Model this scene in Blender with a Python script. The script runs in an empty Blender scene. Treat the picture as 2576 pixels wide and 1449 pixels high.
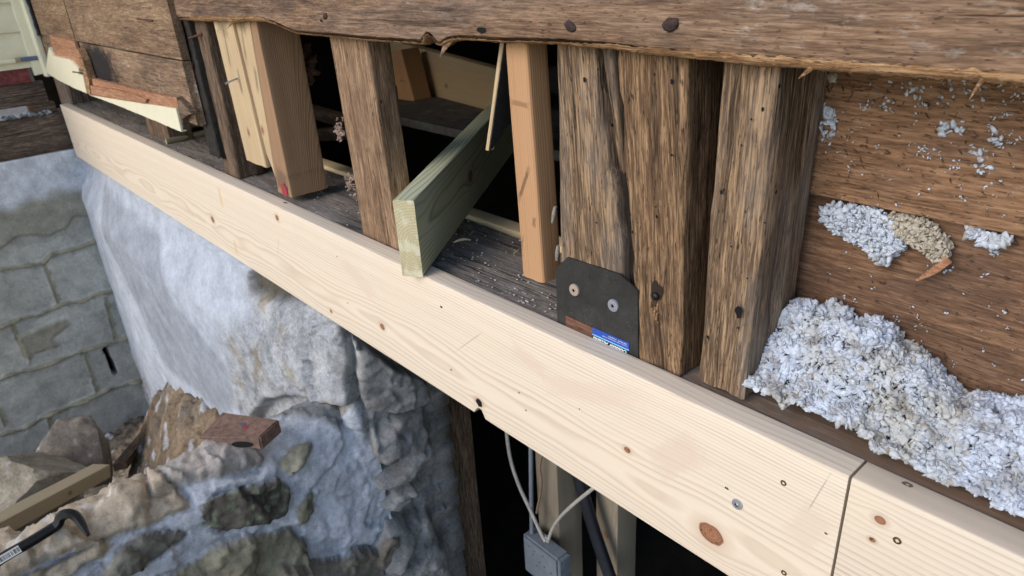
import bpy, math, random
import numpy as np
from mathutils import Vector, Matrix
S = bpy.context.scene
COL = S.collection
D = bpy.data
random.seed(7)
rng = np.random.default_rng(7)

# ------------------------------------------------------------------ camera
# measured camera: rows of R are the world axes seen by the camera (x right, y down, z forward)
FPX, CX, CY, WPX = 1786.0, 1288.0, 724.5, 2576.0
_a = np.array([1728., 740., -FPX]); _a /= np.linalg.norm(_a)
_vy = (FPX*FPX - 1728.*235.)/740.
_z = -np.array([235., _vy, FPX]); _z /= np.linalg.norm(_z)
R = np.array([_a, np.cross(_z, _a), _z])
CAM = np.array([0.21489, -0.62094, 0.50658])
cd = D.cameras.new('camera'); cam = D.objects.new('camera', cd); COL.objects.link(cam); S.camera = cam
cd.sensor_width = 36.0; cd.lens = FPX/WPX*36.0; cd.clip_start = 0.01; cd.clip_end = 400
M = np.stack([R[:, 0], -R[:, 1], -R[:, 2]], axis=1)
mw = Matrix.Identity(4)
for i in range(3):
    for j in range(3): mw[i][j] = M[i, j]
    mw[i][3] = CAM[i]
cam.matrix_world = mw
cd.dof.use_dof = True; cd.dof.focus_distance = 0.93; cd.dof.aperture_fstop = 11.0

# ------------------------------------------------------------------ light
SUN_EL, SUN_AZ = 32.0, 264.0     # azimuth measured anticlockwise from +X, where the light comes from
w = D.worlds.new("World"); S.world = w; w.use_nodes = True
nt = w.node_tree; bg = nt.nodes['Background']
sky = nt.nodes.new('ShaderNodeTexSky'); sky.sky_type = 'NISHITA'; sky.sun_disc = False
sky.sun_elevation = math.radians(SUN_EL); sky.sun_rotation = math.radians(90 - SUN_AZ)
sky.air_density = 1.0; sky.dust_density = 0.6; sky.ozone_density = 1.0
nt.links.new(sky.outputs[0], bg.inputs[0]); bg.inputs[1].default_value = 0.135
sl = D.lights.new('sun', 'SUN'); sl.energy = 1.05; sl.angle = math.radians(36); sl.color = (1.0, 0.90, 0.80)
so = D.objects.new('sun', sl); COL.objects.link(so)
sd = Vector((math.cos(math.radians(SUN_EL))*math.cos(math.radians(SUN_AZ)), math.cos(math.radians(SUN_EL))*math.sin(math.radians(SUN_AZ)), math.sin(math.radians(SUN_EL))))
so.rotation_euler = sd.to_track_quat('Z', 'Y').to_euler(); so.location = (0, -3, 4)
S.view_settings.view_transform = 'Standard'; S.view_settings.look = 'None'
S.view_settings.exposure = 0.90; S.view_settings.gamma = 1
S.cycles.max_bounces = 6; S.cycles.diffuse_bounces = 3; S.cycles.caustics_reflective = False
S.cycles.use_adaptive_sampling = True; S.cycles.use_denoising = True

# ------------------------------------------------------------------ measuring helpers
def ray(px, py): return R @ np.array([(px-CX)/FPX, (py-CY)/FPX, 1.0])
def PZ(px, py, v): r = ray(px, py); return CAM + (v-CAM[2])/r[2]*r
def PY(px, py, v): r = ray(px, py); return CAM + (v-CAM[1])/r[1]*r
def PX(px, py, v): r = ray(px, py); return CAM + (v-CAM[0])/r[0]*r

# ------------------------------------------------------------------ numpy gradient noise
_perm = rng.permutation(256); _perm = np.concatenate([_perm, _perm, _perm])
_g = rng.normal(size=(256, 3)); _g /= np.linalg.norm(_g, axis=1)[:, None]
def gnoise(x, y, z):
    x, y, z = np.broadcast_arrays(np.asarray(x, float), np.asarray(y, float), np.asarray(z, float))
    xi, yi, zi = np.floor(x).astype(int), np.floor(y).astype(int), np.floor(z).astype(int)
    xf, yf, zf = x-xi, y-yi, z-zi
    u, v, ww = [t*t*t*(t*(t*6-15)+10) for t in (xf, yf, zf)]
    def gr(dx, dy, dz):
        h = _perm[_perm[_perm[(xi+dx) & 255] + ((yi+dy) & 255)] + ((zi+dz) & 255)]
        g = _g[h]; return g[..., 0]*(xf-dx) + g[..., 1]*(yf-dy) + g[..., 2]*(zf-dz)
    l = lambda a, b, t: a + (b-a)*t
    return 1.6*l(l(l(gr(0,0,0), gr(1,0,0), u), l(gr(0,1,0), gr(1,1,0), u), v), l(l(gr(0,0,1), gr(1,0,1), u), l(gr(0,1,1), gr(1,1,1), u), v), ww)
def fbm(x, y, z, o=4, r=.5):
    s = 0; a = 1; t = 0
    for i in range(o):
        s = s + a*gnoise(np.asarray(x)*2**i + 17.3*i, np.asarray(y)*2**i, np.asarray(z)*2**i - 9.1*i); t += a; a *= r
    return s/t
def smooth(e0, e1, x):
    t = np.clip((x-e0)/(e1-e0), 0, 1); return t*t*(3-2*t)
def facet(u, v, sc, seed=0, ani=1.0, tilt=1.0):
    """broken-rock relief: cells with random tilts and heights; returns (height, edge distance)"""
    wu = .25*fbm(u*sc*1.3, v*sc*1.3, seed+.5, 3); wv = .25*fbm(u*sc*1.3+9, v*sc*1.3, seed+4.5, 3)
    x = u*sc+wu; y = v*sc*ani+wv; xi = np.floor(x).astype(int); yi = np.floor(y).astype(int)
    best = np.full(x.shape, 9e9); b2 = best.copy(); hh = np.zeros(x.shape)
    for dx in (-1, 0, 1):
        for dy in (-1, 0, 1):
            h = _perm[_perm[(xi+dx+seed*13) & 255]+((yi+dy+seed*7) & 255)]
            cx = xi+dx+.5+.42*_g[h, 0]; cy = yi+dy+.5+.42*_g[h, 1]; d = (x-cx)**2+(y-cy)**2
            g2 = _perm[h+3]; val = _g[g2, 2]*.5+tilt*(_g[g2, 0]*(x-cx)+_g[g2, 1]*(y-cy))
            n_ = d < best; b2 = np.where(n_, best, np.minimum(b2, d)); hh = np.where(n_, val, hh); best = np.where(n_, d, best)
    return hh/sc, (np.sqrt(b2)-np.sqrt(best))/sc
def seg_dist(P, A, B):
    A = np.array(A); B = np.array(B); d = B-A; t = np.clip(((P-A)@d)/max(d@d, 1e-12), 0, 1)
    return np.linalg.norm(P-(A+t[..., None]*d), axis=-1)
def poly_dist(P, pts): return np.min([seg_dist(P, pts[i], pts[i+1]) for i in range(len(pts)-1)], axis=0)
def poly_sdf(P, pts):   # negative inside
    n = len(pts); d = np.min([seg_dist(P, pts[i], pts[(i+1) % n]) for i in range(n)], axis=0)
    ins = np.zeros(P.shape[:-1], bool)
    for i in range(n):
        a, b = pts[i], pts[(i+1) % n]
        c = (a[1] > P[..., 1]) != (b[1] > P[..., 1])
        with np.errstate(divide='ignore', invalid='ignore'):
            xx = (b[0]-a[0])*(P[..., 1]-a[1])/((b[1]-a[1]) if b[1] != a[1] else 1e-9)+a[0]
        ins ^= c & (P[..., 0] < xx)
    return np.where(ins, -d, d)

# ------------------------------------------------------------------ material helpers
class NB:
    def __init__(s, name):
        s.m = D.materials.new(name); s.m.use_nodes = True; s.t = s.m.node_tree
        s.b = s.t.nodes['Principled BSDF']; s.n = s.t.nodes; s.l = s.t.links
    def put(s, sock, v):
        if hasattr(v, 'is_linked') or isinstance(v, bpy.types.NodeSocket): s.l.new(v, sock)
        elif isinstance(v, (tuple, list)) and len(v) == 3 and sock.type == 'RGBA': sock.default_value = (*v, 1)
        else: sock.default_value = v
    def coord(s, kind='Object'): return s.n.new('ShaderNodeTexCoord').outputs[kind]
    def math(s, op, a, b=None, c=None):
        n = s.n.new('ShaderNodeMath'); n.operation = op; s.put(n.inputs[0], a)
        if b is not None: s.put(n.inputs[1], b)
        if c is not None: s.put(n.inputs[2], c)
        return n.outputs[0]
    def vmath(s, op, a, b=None):
        n = s.n.new('ShaderNodeVectorMath'); n.operation = op; s.put(n.inputs[0], a)
        if b is not None: s.put(n.inputs[1], b)
        return n.outputs[1] if op in ('LENGTH', 'DISTANCE', 'DOT_PRODUCT') else n.outputs[0]
    def sep(s, v): n = s.n.new('ShaderNodeSeparateXYZ'); s.put(n.inputs[0], v); return n.outputs
    def comb(s, x, y, z):
        n = s.n.new('ShaderNodeCombineXYZ'); s.put(n.inputs[0], x); s.put(n.inputs[1], y); s.put(n.inputs[2], z); return n.outputs[0]
    def noise(s, v, sc=1, det=4, ro=.5, dist=0, lac=2):
        n = s.n.new('ShaderNodeTexNoise'); s.put(n.inputs['Vector'], v); n.inputs['Scale'].default_value = sc
        n.inputs['Detail'].default_value = det; n.inputs['Roughness'].default_value = ro; n.inputs['Distortion'].default_value = dist
        return n.outputs['Fac']
    def voro(s, v, sc, feat='F1', out='Distance'):
        n = s.n.new('ShaderNodeTexVoronoi'); n.feature = feat; s.put(n.inputs['Vector'], v); n.inputs['Scale'].default_value = sc
        return n.outputs[out]
    def mapr(s, v, a, b, c=0, d=1, sm=False):
        n = s.n.new('ShaderNodeMapRange'); n.clamp = True
        if sm: n.interpolation_type = 'SMOOTHSTEP'
        for i, x in enumerate((v, a, b, c, d)): s.put(n.inputs[i], x)
        return n.outputs[0]
    def ramp(s, f, st):
        n = s.n.new('ShaderNodeValToRGB'); s.put(n.inputs[0], f); e = n.color_ramp.elements
        while len(e) < len(st): e.new(.5)
        for i, (p, c) in enumerate(st): e[i].position = p; e[i].color = (*c, 1)
        return n.outputs[0]
    def mix(s, f, a, b, mode='MIX'):
        n = s.n.new('ShaderNodeMix'); n.data_type = 'RGBA'; n.blend_type = mode
        s.put(n.inputs[0], f); s.put(n.inputs[6], a); s.put(n.inputs[7], b); return n.outputs[2]
    def bump(s, h, dist=.001, st=1.0):
        n = s.n.new('ShaderNodeBump'); s.put(n.inputs['Height'], h); n.inputs['Distance'].default_value = dist; n.inputs['Strength'].default_value = st
        s.l.new(n.outputs[0], s.b.inputs['Normal'])
    def out(s, col, rough=.8, metal=0, spec=.3):
        s.put(s.b.inputs['Base Color'], col); s.put(s.b.inputs['Roughness'], rough); s.b.inputs['Metallic'].default_value = metal
        s.b.inputs['Specular IOR Level'].default_value = spec; return s.m

def plain(name, col, rough=.7, metal=0, var=.25, sc=60, bump=.0004, spec=.3):
    k = NB(name); c = k.coord(); f = k.noise(c, sc, 5, .6)
    f2 = k.noise(c, sc*.13, 3, .6)
    cc = k.mix(k.mapr(f, .3, .7), tuple(x*(1-var) for x in col), tuple(min(1, x*(1+var)) for x in col))
    cc = k.mix(k.mapr(f2, .35, .7, 0, .5), cc, tuple(x*(1-var*1.3) for x in col))
    k.bump(f, bump, .8); return k.out(cc, rough, metal, spec)

def new_wood(name, seed=0, light=(.76, .60, .42), late=(.60, .40, .24), pith=(.07, -.16), ring=.0042, knots=(), tint=None, wav=.020, marks=(), rstr=.55, bm=.00025):
    """fresh sawn softwood: growth rings round a pith, grain that flows round knots, local X = along the grain"""
    k = NB(name); c = k.coord(); x, y, z = k.sep(c)
    zz = z; yy = y; halo = None; core = None
    for (kx, kz, kr) in knots:
        dx = k.math('MULTIPLY', k.math('SUBTRACT', x, kx), .55/kr); dz = k.math('MULTIPLY', k.math('SUBTRACT', z, kz), 1.0/kr)
        d2 = k.math('ADD', k.math('MULTIPLY', dx, dx), k.math('MULTIPLY', dz, dz))
        e = k.math('POWER', 2.718, k.math('MULTIPLY', d2, -.25))
        zz = k.math('SUBTRACT', zz, k.math('MULTIPLY', k.math('MULTIPLY', k.math('SUBTRACT', z, kz), e), 1.15))
        d = k.math('SQRT', k.math('ADD', k.math('MULTIPLY', k.math('MULTIPLY', dx, dx), 2.2), k.math('MULTIPLY', dz, dz)))
        d = k.math('ADD', d, k.math('MULTIPLY', k.math('SUBTRACT', k.noise(c, 60, 3), .5), .35))
        core = d if core is None else k.math('MINIMUM', core, d)
    lowv = k.comb(k.math('MULTIPLY', x, 1.5), k.math('MULTIPLY', yy, 5.), k.math('MULTIPLY', zz, 6.))
    low = k.noise(k.vmath('ADD', lowv, (seed*3.1, seed, 0)), 1.6, 2, .45)
    med = k.noise(k.vmath('ADD', k.comb(k.math('MULTIPLY', x, 9.), k.math('MULTIPLY', yy, 30.), k.math('MULTIPLY', zz, 30.)), (seed, 0, 0)), 1, 2, .5)
    ay = k.math('ADD', yy, pith[0]); az = k.math('ADD', zz, pith[1])
    r = k.math('SQRT', k.math('ADD', k.math('MULTIPLY', ay, ay), k.math('MULTIPLY', az, az)))
    r = k.math('ADD', r, k.math('ADD', k.math('MULTIPLY', low, wav*2), k.math('MULTIPLY', med, ring*.5)))
    q = k.math('FRACT', k.math('MULTIPLY', r, 1/ring))
    rs = k.noise(k.comb(k.math('MULTIPLY', r, 1/ring/2.5), 3.3+seed, 0), 1, 1)
    late_m = k.math('MULTIPLY', k.ramp(q, [(0, (0,)*3), (.45, (.12,)*3), (.82, (1,)*3), (1.0, (0,)*3)]), k.mapr(rs, .3, .7, .25, 1))
    fib = k.noise(k.vmath('ADD', k.comb(k.math('MULTIPLY', x, 14.), k.math('MULTIPLY', y, 700.), k.math('MULTIPLY', z, 700.)), (seed, 0, 0)), 1, 3, .6)
    tone = k.noise(k.vmath('ADD', c, (seed*5., 2, 1)), 5, 4, .6)
    col = k.mix(k.math('MULTIPLY', late_m, rstr), light, late)
    col = k.mix(k.mapr(fib, .35, .75, 0, .28), col, tuple(v*.72 for v in light))
    col = k.mix(k.mapr(tone, .4, .75, 0, .35), col, tint or (light[0]*1.02, light[1]*.86, light[2]*.78))
    for (mx, mz, ml, mwid, mc, ang) in marks:      # resin streaks, dirt marks on the wood
        px_ = k.math('SUBTRACT', x, mx); pz_ = k.math('SUBTRACT', z, mz)
        ca, sa = math.cos(ang), math.sin(ang)
        u = k.math('ABSOLUTE', k.math('ADD', k.math('MULTIPLY', px_, ca/ml), k.math('MULTIPLY', pz_, sa/ml)))
        v = k.math('ABSOLUTE', k.math('ADD', k.math('MULTIPLY', px_, -sa/mwid), k.math('MULTIPLY', pz_, ca/mwid)))
        mm = k.math('ADD', k.math('MAXIMUM', u, v), k.math('MULTIPLY', k.math('SUBTRACT', k.noise(c, 150, 3), .5), .8))
        col = k.mix(k.mapr(mm, .6, 1.1, .6, 0), col, mc)
    hgt = k.math('ADD', k.math('MULTIPLY', late_m, .8), k.math('MULTIPLY', fib, 1.0))
    if core is not None:
        rg = k.math('FRACT', k.math('MULTIPLY', core, 3.2))
        kc = k.mix(k.mapr(rg, .2, .9), (.36, .17, .09), (.26, .11, .06))
        kc = k.mix(k.mapr(core, .55, 1.0), kc, (.20, .09, .05))
        kc = k.mix(k.mapr(k.noise(c, 240, 2), .62, .7), kc, (.05, .02, .012))
        col = k.mix(k.mapr(core, .85, 2.2, .5, 0), col, (late[0]*.95, late[1]*.8, late[2]*.7))
        col = k.mix(k.mapr(core, .92, 1.05, 1, 0), col, kc)
    k.bump(hgt, bm, .9)
    return k.out(col, k.mapr(fib, .3, .7, .55, .75), 0, .3)

def old_wood(name, seed=0, cols=((.045, .028, .018), (.20, .12, .065), (.36, .235, .13)), stain=(.05, .035, .028), stain_amt=.6, grain=1.0, crack=.6, white=0.0, saw=0.0, holes=0.0, grey=0.0, bmd=.0016, marks=(), ends=None):
    """weathered timber: long fibres, open cracks, stains. local X = along the grain"""
    k = NB(name); c = k.vmath('ADD', k.coord(), (seed*1.37, seed*.71, seed*.33)); c0 = k.coord()
    wob = k.noise(k.vmath('MULTIPLY', c, (2.5, 9, 9)), 1, 3, .5)
    sh = k.vmath('MULTIPLY', k.comb(0., k.math('SUBTRACT', wob, .5), k.math('SUBTRACT', wob, .5)), (0, .016, .016))
    cw = k.vmath('ADD', c, sh)
    g1 = k.noise(k.vmath('MULTIPLY', cw, (9*grain, 210, 210)), 1, 5, .74)
    g2 = k.noise(k.vmath('MULTIPLY', cw, (26*grain, 430, 430)), 1, 3, .7)
    g3 = k.noise(k.vmath('MULTIPLY', cw, (2.2, 26, 26)), 1, 4, .6)
    g = k.math('ADD', k.math('MULTIPLY', g1, .40), k.math('ADD', k.math('MULTIPLY', g2, .42), k.math('MULTIPLY', g3, .18)))
    col = k.ramp(g, [(.35, cols[0]), (.435, tuple(.35*a+.65*b for a, b in zip(cols[0], cols[1]))), (.49, cols[1]), (.575, cols[2]), (.70, tuple(min(1, v*1.45) for v in cols[2]))])
    pit = k.noise(k.vmath('MULTIPLY', c, (70*grain, 420, 420)), 1, 2, .5)
    col = k.mix(k.mapr(pit, .615, .68, 0, .8), col, cols[0])
    h = g
    if grey > 0:
        gm = k.noise(k.vmath('MULTIPLY', c, (3, 14, 14)), 1, 4, .6)
        col = k.mix(k.mapr(gm, .42, .62, 0, grey), col, k.mix(g, (.10, .095, .09), (.33, .31, .29)))
    st = k.noise(k.vmath('MULTIPLY', c, (3.2, 9, 9)), 1.3, 5, .62, .4)
    col = k.mix(k.mapr(st, .52, .70, 0, stain_amt), col, k.mix(g1, tuple(v*.5 for v in stain), tuple(v*1.8 for v in stain)))
    if crack > 0:
        cr = k.noise(k.vmath('MULTIPLY', cw, (1.8, 48, 48)), 1, 4, .6)
        crm = k.mapr(k.math('ABSOLUTE', k.math('SUBTRACT', cr, .5)), 0, .045, 1, 0)
        gate = k.mapr(k.noise(k.vmath('MULTIPLY', c, (4, 20, 20)), 1, 2), .50, .58)
        crm = k.math('MULTIPLY', k.math('MULTIPLY', crm, gate), crack)
        col = k.mix(crm, col, (.012, .009, .007)); h = k.math('SUBTRACT', h, k.math('MULTIPLY', crm, .8))
    if saw > 0:
        sx = k.noise(k.vmath('MULTIPLY', c, (190, 22, 22)), 1, 3, .6)
        col = k.mix(k.mapr(sx, .54, .68, 0, saw), col, tuple(v*.55 for v in cols[1])); h = k.math('ADD', h, k.math('MULTIPLY', sx, .35*saw))
    if white > 0:
        wm = k.noise(k.vmath('MULTIPLY', c, (26, 60, 60)), 1, 5, .7); wg = k.noise(k.vmath('MULTIPLY', c, (5, 14, 14)), 1, 2)
        col = k.mix(k.math('MULTIPLY', k.mapr(wm, .55, .66), k.mapr(wg, .54, .66, 0, white)), col, (.62, .60, .56))
    if holes > 0:
        vd = k.voro(k.vmath('MULTIPLY', c, (1, 1.3, 1.3)), 42, 'F1', 'Distance'); vr = k.voro(k.vmath('MULTIPLY', c, (1, 1.3, 1.3)), 42, 'F1', 'Color')
        hm = k.math('MULTIPLY', k.mapr(vd, .075, .11, 1, 0), k.math('LESS_THAN', k.sep(vr)[0], holes))
        col = k.mix(hm, col, (.008, .006, .005)); h = k.math('SUBTRACT', h, hm)
    for (mx, mz, rx, rz, mc, amt) in marks:
        u = k.math('MULTIPLY', k.math('SUBTRACT', k.sep(c0)[0], mx), 1/rx); v = k.math('MULTIPLY', k.math('SUBTRACT', k.sep(c0)[2], mz), 1/rz)
        d = k.math('ADD', k.math('SQRT', k.math('ADD', k.math('MULTIPLY', u, u), k.math('MULTIPLY', v, v))), k.math('MULTIPLY', k.math('SUBTRACT', k.noise(c0, 45, 4, .65), .5), 1.1))
        col = k.mix(k.mapr(d, .5, 1.15, amt, 0, True), col, k.mix(g, mc, tuple(q*1.7 for q in mc)))
    k.bump(h, bmd, 1.0)
    return k.out(col, .85, 0, .2)

def attr_mat(name, rough=.9, sc=1.0, bm=.003, speck=.35, fine=.5):
    """stone, mortar, dirt: the vertex colour 'Col' holds the material's own colour; noise adds grain"""
    k = NB(name); c = k.coord(); a = k.n.new('ShaderNodeAttribute'); a.attribute_name = 'Col'; base = a.outputs['Color']
    n1 = k.noise(c, 14*sc, 8, .68); n2 = k.noise(c, 90*sc, 6, .7); n3 = k.noise(c, 420*sc, 3, .7)
    f = k.math('ADD', k.math('MULTIPLY', n1, .45), k.math('ADD', k.math('MULTIPLY', n2, .35), k.math('MULTIPLY', n3, .2)))
    al_ = a.outputs['Alpha']; n4 = k.noise(c, 210*sc, 5, .8)
    col = k.mix(k.mapr(f, .41, .60), k.vmath('MULTIPLY', base, (1-speck*1.15,)*3), k.vmath('MULTIPLY', base, (1+speck*.8,)*3))
    col = k.mix(k.mapr(k.noise(c, 45*sc, 6, .75), .58, .66, 0, .65), col, k.vmath('MULTIPLY', base, (.40, .38, .36)))
    col = k.mix(k.mapr(n4, .60, .66, 0, .6), col, k.vmath('MULTIPLY', base, (1.6, 1.6, 1.6))); col = k.mix(k.mapr(n4, .40, .33, 0, .75), col, k.vmath('MULTIPLY', base, (.3, .28, .27)))
    col = k.mix(al_, base, col); f = k.math('MULTIPLY', k.math('ADD', f, k.math('MULTIPLY', n4, .4)), k.math('ADD', k.math('MULTIPLY', al_, .8), .2))
    k.bump(f, bm, 1.0); return k.out(col, rough, 0, .2)

# ------------------------------------------------------------------ mesh helpers
def link(name, verts, faces, mats, parent=None, smooth_=False, mi=None, cols=None, mat4=None, sharp=None):
    me = D.meshes.new(name); me.from_pydata([tuple(map(float, v)) for v in verts], [], [tuple(map(int, f)) for f in faces])
    for m in (mats if isinstance(mats, (list, tuple)) else [mats]): me.materials.append(m)
    if mi is not None: me.polygons.foreach_set('material_index', np.array(mi, np.int32))
    if cols is not None:
        at = me.color_attributes.new('Col', 'FLOAT_COLOR', 'POINT'); cc = np.ones((len(verts), 4), np.float32); cols = np.asarray(cols); cc[:, :cols.shape[1]] = cols
        at.data.foreach_set('color', cc.ravel())
    me.validate(); me.update()
    if smooth_: me.polygons.foreach_set('use_smooth', [True]*len(me.polygons))
    if sharp:
        try: me.set_sharp_from_angle(angle=math.radians(sharp))
        except Exception: pass
    o = D.objects.new(name, me); COL.objects.link(o)
    if mat4 is not None: o.matrix_world = mat4
    if parent is not None:
        bpy.context.view_layer.update() if False else None
        o.parent = parent
        pm = parent.get('_m'); 
        o.matrix_parent_inverse = parent.matrix_basis.inverted()
    return o
def tag(o, label, cat, group=None, kind=None):
    if label: o['label'] = label
    if cat: o['category'] = cat
    if group: o['group'] = group
    if kind: o['kind'] = kind
    return o
def empty(name, loc, label, cat, group=None):
    o = D.objects.new(name, None); COL.objects.link(o); o.location = tuple(map(float, loc)); o.empty_display_size = .02
    return tag(o, label, cat, group)
def plabel(o, label): o['label'] = label; return o

def rsec(n, rad_u, rad_v):
    """rounded square section in [-1,1]^2, points and outward normals"""
    pts = []; nr = []
    k = 3
    for ci, (sx, sy) in enumerate(((1, -1), (1, 1), (-1, 1), (-1, -1))):
        a0 = -90 + 90*ci
        for j in range(k+1):
            a = math.radians(a0 + 90*j/k); pts.append((sx*(1-rad_u)+rad_u*math.cos(a), sy*(1-rad_v)+rad_v*math.sin(a))); nr.append((math.cos(a), math.sin(a)))
        nx = ((1, -1), (1, 1), (-1, 1), (-1, -1))[(ci+1) % 4]
        a1 = a0+90; p = pts[-1]; q = (nx[0]*(1-rad_u)+rad_u*math.cos(math.radians(a1)), nx[1]*(1-rad_v)+rad_v*math.sin(math.radians(a1)))
        m = n[ci % 2 == 0 and 0 or 1]
        for j in range(1, m): t = j/m; pts.append((p[0]*(1-t)+q[0]*t, p[1]*(1-t)+q[1]*t)); nr.append((math.cos(math.radians(a1)), math.sin(math.radians(a1))))
    return np.array(pts), np.array(nr)

def slab(name, c8, mat, parent=None, step=.012, rad=.0015, disp=.0008, freq=(6, 45), rag=0.0, ragf=60, seed=0, deform=None, endmat=None, flat=False, bow=0):
    """board or timber from its 8 corners: start face (a,b,c,d), end face (e,f,g,h); grain runs start->end.
       a=(u-,v-) b=(u+,v-) c=(u+,v+) d=(u-,v+). Object frame: X along grain, Y along u."""
    c8 = np.array(c8, float); A, B = c8[:4], c8[4:]
    cen = c8.mean(0); X = B.mean(0)-A.mean(0); L = np.linalg.norm(X); X /= L
    U = (A[1]-A[0]+A[2]-A[3]+B[1]-B[0]+B[2]-B[3])/4; V = (A[3]-A[0]+A[2]-A[1]+B[3]-B[0]+B[2]-B[1])/4
    Y = U-X*(U@X); wu = np.linalg.norm(U); wv = np.linalg.norm(V); Y /= np.linalg.norm(Y); Z = np.cross(X, Y)
    if Z@V < 0: Z = -Z; Y, flip = Y, True
    else: flip = False
    if flip:   # keep right handed
        Y = np.cross(Z, X)
    nu, nv = max(1, int(wu/step)), max(1, int(wv/step)); nL = max(1, int(L/step))
    sec, nrm = rsec((nv, nu), min(.9, 2*rad/wu), min(.9, 2*rad/wv)); ns = len(sec)
    s = np.linspace(0, 1, nL+1)
    ss, uu = np.meshgrid(s, sec[:, 0], indexing='ij'); _, vv = np.meshgrid(s, sec[:, 1], indexing='ij')
    def bil(C, u, v):
        u = (u[..., None]+1)/2; v = (v[..., None]+1)/2
        return C[0]*(1-u)*(1-v)+C[1]*u*(1-v)+C[2]*u*v+C[3]*(1-u)*v
    P = bil(A, uu, vv)*(1-ss[..., None]) + bil(B, uu, vv)*ss[..., None]
    Ud = U/wu; Vd = V/wv
    N = nrm[None, :, 0, None]*Ud + nrm[None, :, 1, None]*Vd
    lx = (P-cen)@X; ly = (P-cen)@Ud; lz = (P-cen)@Vd
    if disp > 0:
        dn = fbm(lx*freq[0]+seed*7.7, ly*freq[1], lz*freq[1]+seed, 4, .6)
        P = P + N*(dn*disp)[..., None]
    if bow: P = P + Vd*(bow*np.sin(np.pi*ss))[..., None]
    if rag > 0:
        for e, sgn in ((0, -1), (nL, 1)):
            r = fbm(ly[e]*ragf+seed*3, lz[e]*ragf, sgn*5+seed, 3, .6)*rag
            wgt = np.exp(-np.abs(np.arange(nL+1)-e)/1.5)
            P = P + (wgt[:, None]*r[None, :])[..., None]*X*1.0
    if deform is not None: P = deform(P, ss, uu, vv)
    V3 = P.reshape(-1, 3); faces = []; mi = []
    for i in range(nL):
        b0 = i*ns
        for j in range(ns):
            j2 = (j+1) % ns; faces.append((b0+j, b0+j2, b0+ns+j2, b0+ns+j)); mi.append(0)
    ctr = [P[0].mean(0), P[-1].mean(0)]; n0 = len(V3); V3 = np.vstack([V3, ctr])
    for j in range(ns):
        j2 = (j+1) % ns
        faces.append((n0, j2, j)); mi.append(1); faces.append((n0+1, nL*ns+j, nL*ns+j2)); mi.append(1)
    if np.dot(np.cross(U, V), X) < 0: faces = [f[::-1] for f in faces]
    m4 = Matrix.Identity(4)
    for i in range(3): m4[i][0] = X[i]; m4[i][1] = Y[i]; m4[i][2] = Z[i]; m4[i][3] = cen[i]
    loc = np.stack([(V3-cen)@X, (V3-cen)@Y, (V3-cen)@Z], 1)
    return link(name, loc, faces, [mat, endmat or mat], parent, not flat, mi, None, m4, sharp=None if flat else 42)

def bx(x0, x1, y0, y1, z0, z1):     # grain along X
    return [(x0,y0,z0),(x0,y1,z0),(x0,y1,z1),(x0,y0,z1),(x1,y0,z0),(x1,y1,z0),(x1,y1,z1),(x1,y0,z1)]
def bv(x0, x1, y0, y1, z0, z1):     # grain along Z
    return [(x0,y0,z0),(x0,y1,z0),(x1,y1,z0),(x1,y0,z0),(x0,y0,z1),(x0,y1,z1),(x1,y1,z1),(x1,y0,z1)]
def by(x0, x1, y0, y1, z0, z1):     # grain along Y
    return [(x0,y0,z0),(x1,y0,z0),(x1,y0,z1),(x0,y0,z1),(x0,y1,z0),(x1,y1,z0),(x1,y1,z1),(x0,y1,z1)]

def prism(name, pts, axis, d0, d1, mat, parent=None, jag=0, jf=200, mats2=None, bev=0):
    """polygon (2D) extruded along an axis; pts in the other two axes order (x,y,z without axis)"""
    pts = [tuple(p) for p in pts]
    if jag > 0:
        q = []
        for i in range(len(pts)):
            a = np.array(pts[i]); b = np.array(pts[(i+1) % len(pts)]); n = max(1, int(np.linalg.norm(b-a)/.006))
            for j in range(n):
                p = a+(b-a)*j/n; d = (b-a)/np.linalg.norm(b-a); nn = np.array((-d[1], d[0])); r = fbm(p[0]*jf, p[1]*jf, 3.3, 3, .7)
                q.append(tuple(p+nn*float(r)*jag))
        pts = q
    n = len(pts)
    def v(p, d):
        if axis == 'y': return (p[0], d, p[1])
        if axis == 'x': return (d, p[0], p[1])
        return (p[0], p[1], d)
    V = [v(p, d0) for p in pts]+[v(p, d1) for p in pts]
    ctr = np.array(V).mean(0)
    F = [tuple(range(n))[::-1], tuple(range(n, 2*n))]+[(i, (i+1) % n, n+(i+1) % n, n+i) for i in range(n)]
    m4 = Matrix.Translation(Vector(ctr))
    o = link(name, np.array(V)-ctr, F, [mat]+([mats2] if mats2 else []), parent, False, None if not mats2 else [0, 0]+[1]*n, None, m4)
    import bmesh
    b = bmesh.new(); b.from_mesh(o.data); bmesh.ops.recalc_face_normals(b, faces=b.faces)
    if bev: bmesh.ops.bevel(b, geom=b.edges[:], offset=bev, segments=2, affect='EDGES')
    b.to_mesh(o.data); b.free()
    return o

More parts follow.
